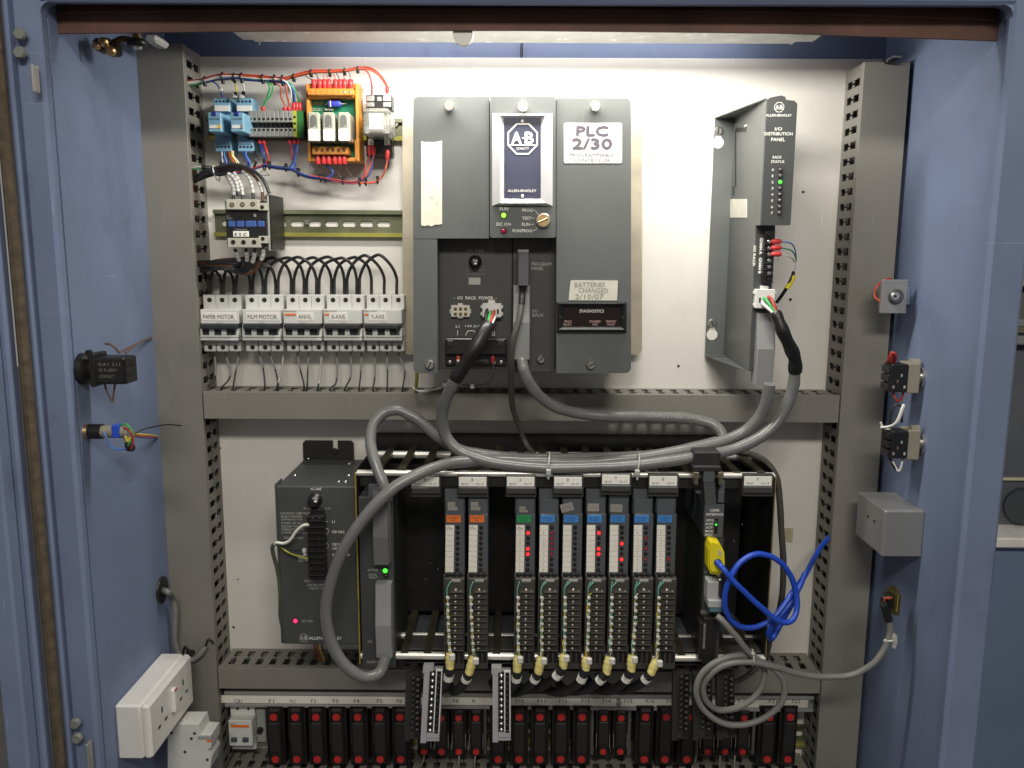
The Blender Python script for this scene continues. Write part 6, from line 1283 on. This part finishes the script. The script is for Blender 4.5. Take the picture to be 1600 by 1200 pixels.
# ================================================================ RIGHT WALL
p = P3(1398, 463, -.17)
t = thing('key_lock', (WR, -.15, p.z), 'square grey plate with round key lock fixed on the right wall', 'lock')
MB().px(1378, 437, 1418, 490, -.135, -.128, .001).px(1388, 445, 1414, 484, -.1285, -.095, .001).build('lock_housing', mat('lock_grey', (.30, .30, .30), .45, .4, var=.05), t)
MB().box(q(1414, 460, -.125)[0] - .001, WR, -.112, -.10, q(1400, 478, -.135)[1], q(1400, 450, -.135)[1], .001).build('lock_bracket', BLUE, t)
MB().lathe(P3(1399, 463, -.135), (0, -1, 0), [(.0105, 0), (.0105, .003), (.0085, .006)], 20).build('lock_ring', mat('lock_dark', (.14, .14, .14), .35, .6), t)
MB().lathe(P3(1399, 463, -.141), (0, -1, 0), [(.0060, 0), (.0050, .0015)], 16).build('lock_barrel', ALU, t); MB().px(1397, 461, 1401, 465, -.1432, -.142, .0003).build('keyhole', CHAS, t)
wire('lock_wire', 'orange wire loop behind the key lock on the right wall', 'wire', pts((1394, 435, -.11), (1382, 439, -.10), (1371, 447, -.12), (1366, 458, -.12), (1369, 467, -.125), (1380, 470, -.13)), .0014, WOR, 'red wires looping behind the key lock')
wire('lock_wire', 'darker red wire loop behind the key lock on the right wall', 'wire', pts((1390, 434, -.12), (1378, 440, -.115), (1368, 450, -.115), (1368, 463, -.12), (1376, 473, -.13)), .0014, WRD, 'red wires looping behind the key lock')
def push_button(y0, label, wcol):
    Yw, Zw = onwall(1438, y0, WR)
    t = thing('push_button', (WR, Yw, Zw), label, 'push button', 'push buttons on the right wall')
    MB().cyl((WR, Yw, Zw), (-1, 0, 0), .017, .004, 20).cyl((WR - .003, Yw, Zw), (-1, 0, 0), .012, .006, 16).build('mounting_ring', STEEL, t)
    MB().box(WR - .024, WR - .007, Yw - .015, Yw + .015, Zw - .021, Zw + .021, .0015).build('button_collar', BEIG, t)
    MB().cyl((WR - .018, Yw - .004, Zw + .020), (1, 0, 0), .006, .012, 12).build('collar_lug', BEIG, t)
    o = MB().box(WR - .046, WR - .0235, Yw - .015, Yw + .012, Zw - .019, Zw + .019, .001).build('contact_block', BLACK, t)
    for k in range(3): MB().box(WR - .050, WR - .045, Yw - .014, Yw + .010, Zw - .017 + k * .012, Zw - .008 + k * .012, .0006).build('terminal', BLACK, t)
    for k in range(4): MB().box(WR - .044 + k * .005, WR - .0415 + k * .005, Yw - .0156, Yw - .0145, Zw - .014 + (k * 7 % 3) * .008, Zw - .010 + (k * 7 % 3) * .008, .0002).build('contact_mark', (TERM, COPR, TERM, PRTG)[k], t)
    for P, m in wcol: MB().tube(smooth_path([P3(x, y, Yw + dY) for x, y, dY in P], 5), .0016, 7).build('button_wire', m, t)
    return t
push_button(589, 'upper push button block with red wires on the right wall', [(((1388, 568, 0), (1391, 560, -.01), (1396, 551, -.015), (1400, 555, -.015), (1398, 566, -.005)), WRD), (((1386, 566, 0), (1390, 557, -.01), (1393, 550, -.012), (1396, 556, -.01), (1394, 567, 0)), WRD), (((1395, 608, 0), (1397, 618, -.005), (1403, 627, -.008), (1409, 622, -.005), (1411, 608, 0)), WRD)])
push_button(692, 'lower push button block with white and black wires on the right wall', [(((1376, 668, 0), (1390, 666, -.006), (1400, 660, -.012), (1410, 636, -.012), (1412, 632, -.01)), WWH), (((1390, 668, 0), (1402, 660, -.008), (1413, 633, -.012)), WWH), (((1391, 665, 0), (1392, 648, -.006), (1400, 633, -.008), (1408, 636, -.008), (1409, 660, 0)), WB), (((1388, 712, 0), (1394, 725, -.006), (1402, 735, -.008), (1408, 728, -.006), (1410, 712, 0)), WB), (((1392, 712, 0), (1398, 728, -.006), (1404, 736, -.010), (1409, 724, -.006), (1410, 712, 0)), WWH), (((1376, 660, 0), (1380, 668, 0), (1392, 672, 0)), WWH)])
# metal junction box
Yj = -.205
xj0 = q(1381, 835, Yj)[0]; zj1, zj0 = q(1412, 799, Yj)[1], q(1410, 870, Yj)[1]
t = thing('junction_box', (WR, Yj, zj0), 'plain aluminium box fixed on the right wall below the push buttons', 'junction box')
MB().box(xj0, WR, Yj, Yj + .092, zj0, zj1, .0012).build('box_body', mat('box_aluminium', (.33, .33, .325), .42, .5, var=.06, scale=8), t)
MB().box(xj0 - .0012, WR, Yj + .004, Yj + .006, zj0 + .001, zj1 + .0012, .0003).build('lid_seam', ALU, t)
for k in range(2): MB().box(xj0 - .0012, xj0 + .001, Yj + .052 - k * .022, Yj + .055 - k * .022, zj1 - .026, zj1 - .023, .0002).build('screw', BLKM, t)
# loose plug and its black sleeve on the right wall
t = thing('loose_plug', P3(1400, 945, -.20), 'flat multi-pin plug with gold edge hanging at the right wall', 'plug')
MB().px(1398, 928, 1407, 962, -.212, -.185, .001).px(1400, 921, 1405, 929, -.205, -.190, .001).build('plug_shell', mat('plug_gold', (.09, .075, .025), .4, .5), t)
MB().px(1402, 930, 1403.4, 956, -.2128, -.211, .0002).build('pin_row', GOLDE, t); MB().px(1387, 931, 1398, 952, -.206, -.190, .002).build('plug_back', BLACK, t)
MB().px(1379, 932, 1388, 946, -.206, -.196, .003).build('cable_exit', BLACK, t)
MB().tube(smooth_path(pts((1381, 944, -.205), (1384, 934, -.210), (1388, 935, -.211), (1393, 934, -.208)), 4), .0016, 6).build('core_wire', WOR, t)
t = thing('cable_tag', P3(1396, 1000, YQ), 'cream paper tag tied on the trailing grey cable by the right wall', 'tag')
MB().add([P3(x, y, YQ - .004 + (x - 1394) * .0006) for x, y in ((1394, 992), (1397, 988), (1402, 994), (1402, 1004), (1399, 1014), (1394, 1011))] + [P3(x, y, YQ - .003 + (x - 1394) * .0006) for x, y in ((1394, 992), (1397, 988), (1402, 994), (1402, 1004), (1399, 1014), (1394, 1011))], [(0, 1, 2, 3, 4, 5), (11, 10, 9, 8, 7, 6)] + [(k, k + 6, (k + 1) % 6 + 6, (k + 1) % 6) for k in range(6)]).build('paper_tag', TAPEO, t)
MB().tube(smooth_path(pts((1383, 1001, YQ - .006), (1389, 1002, YQ - .007), (1395, 1001, YQ - .006)), 3), .0014, 6).lathe(P3(1383, 1001, YQ - .006), (0, -1, 0), [(.0026, 0), (.002, .002)], 10).build('tag_tie', TIEW, t)
MB().px(1396.4, 996, 1400, 1006, YQ - .0070, YQ - .0030, .0002).build('tag_print', PRTG, t)
# ================================================================ THINGS UNDER THE ROOF
t = thing('earth_clamp', P3(180, 66, -.22), 'brass and black earth clamp hanging at the top left corner under the baffle', 'clamp')
MB().px(142, 58, 172, 78, -.225, -.20, .004).px(160, 62, 180, 84, -.222, -.20, .003).build('clamp_jaw', mat('tarnished', (.055, .042, .022), .45, .6, var=.4, scale=60), t)
for x, y, r in ((163, 66, .006), (174, 80, .0065), (152, 72, .005)): MB().lathe(P3(x, y, -.226), (0, -1, 0), [(r, 0), (r, .004), (r * .5, .006)], 10).build('clamp_bolt', COPR, t)
MB().tube(smooth_path(pts((178, 66, -.215), (190, 61, -.215), (204, 63, -.215)), 4), .004, 8).build('clamp_strap', mat('strap_brown', (.14, .09, .04), .5, .4), t)
c = P3(215, 66, -.215); MB().lathe(c - Vector((0, 0, .006)), (0, 0, 1), [(.010, 0), (.0125, .002), (.0125, .007), (.008, .010)], 18).build('rubber_disc', BLACK, t)
MB().lathe(c + Vector((0, 0, .004)), (0, 0, 1), [(.007, 0), (.005, .006), (.0035, .010)], 12).build('brass_nut', COPR, t); MB().lathe(c - Vector((0, .001, .0085)), (0, 0, 1), [(.005, 0), (.006, .003)], 12).build('brass_tip', BRIGHT, t)
o = MB().px(224, 53, 246, 66, -.14, -.10, .004).build('paper_scrap', SLV); tag(o, 'white rag end lying on top of the left duct', 'rag')
t = thing('cable_clip', P3(1394, 92, -.10), 'small dark clip with wire ends on top of the right duct', 'clip')
MB().px(1386, 90, 1398, 98, -.08, -.06, .001).px(1399, 86, 1408, 92, -.08, -.06, .001).build('clip_body', BLKM, t); MB().tube(pts((1386, 94, -.08), (1396, 88, -.08), (1408, 89, -.08)), .0014, 6).build('wire_end', ALU, t)
t = thing('yellow_sticker', P3(1231, 838, 0), 'faint yellowed inspection sticker on the white panel right of the rack', 'sticker')
MB().px(1224, 825, 1239, 847, -.0012, -.0002, .0001).build('sticker_sheet', mat('sticker_yellowed', (.48, .43, .30), .6, var=.12, scale=120), t); txt('OK\nQC', 1227, 829, 1236, 843, -.0014, mat('print_ochre', (.32, .27, .16), .6), t)
t = thing('paper_triangle', P3(411, 270, 0), 'small drawn triangle mark on the white panel below the harness', 'marking')
mb = MB(); tri = pts((403, 273, -.0008), (422, 273.5, -.0008), (413, 265, -.0008), (403, 273, -.0008)); mb.tube(tri, .0005, 4); mb.build('triangle_outline', PRTG, t)

# ================================================================ ROOM BEHIND
def bg(name, a, b_, c, d, Y, dep, m, label, cat):
    o = MB().px(a, b_, c, d, Y, Y + dep, .004).build(name, m); return tag(o, label, cat)
fl = MB().add([(-6, -6, -1.04), (6, -6, -1.04), (6, 6, -1.04), (-6, 6, -1.04)], [(0, 1, 2, 3)]).build('floor', mat('floor_grey', (.12, .12, .12), .6, var=.2, scale=3), None, 'structure')
w2 = MB().box(.3, 5, 4.4, 4.5, -1.1, 3).build('wall', mat('room_wall', (.36, .33, .25), .7, var=.2, scale=2), None, 'structure')
YB2 = .22
t = thing('machine', P3(1620, 800, YB2), 'out of focus blue and dark machine with window beyond the right edge of the cabinet', 'machine')
MB().px(1500, 858, 1900, 1500, YB2, YB2 + .5, .01).build('machine_base', BGB, t)
MB().px(1500, 842, 1900, 858, YB2 - .02, YB2 + .3, .003).build('metal_ledge', mat('ledge_steel', (.85, .84, .80), .5), t)
MB().px(1500, 540, 1900, 842, YB2 + .06, YB2 + .3, .01).build('dark_window', BGD, t)
MB().px(1500, 500, 1900, 512, YB2 + .03, YB2 + .10, .003).build('frame_bar', mat('bar_grey', (.24, .25, .27), .45), t)
MB().px(1500, 526, 1900, 540, YB2 + .03, YB2 + .10, .003).build('frame_bar', mat('bar_grey', (.24, .25, .27), .45), t)
MB().px(1500, 455, 1900, 500, YB2 + .08, YB2 + .3, .003).build('upper_panel', mat('panel_dim', (.13, .13, .125), .6), t)
MB().px(1500, 395, 1900, 448, YB2 + .05, YB2 + .3, .003).build('grey_panel', BGM, t)
MB().px(1565, 345, 1640, 392, YB2, YB2 + .1, .012).build('white_cover', SOCK, t)
MB().px(1570, 290, 1900, 345, YB2 + .1, YB2 + .3, .01).build('dark_panel', BGD, t)
MB().px(1570, 266, 1900, 284, YB2 + .1, YB2 + .3, .01).build('cream_bar', BGC, t)
MB().px(1588, 186, 1640, 194, YB2 + .1, YB2 + .3, .004).build('white_shelf', mat('lit_white', (.85, .84, .8), .5), t); MB().px(1590, 140, 1640, 156, YB2 + .1, YB2 + .3, .004).build('white_shelf', mat('lit_white', (.85, .84, .8), .5), t)
MB().cyl(P3(1600, 792, YB2 + .045), (.2, 1, 0), .035, .02, 24).build('round_handwheel', mat('wheel_dark', (.05, .055, .065), .6), t)
MB().px(1500, 748, 1900, 752, YB2 + .052, YB2 + .062, .001).build('window_bar', BGC, t)
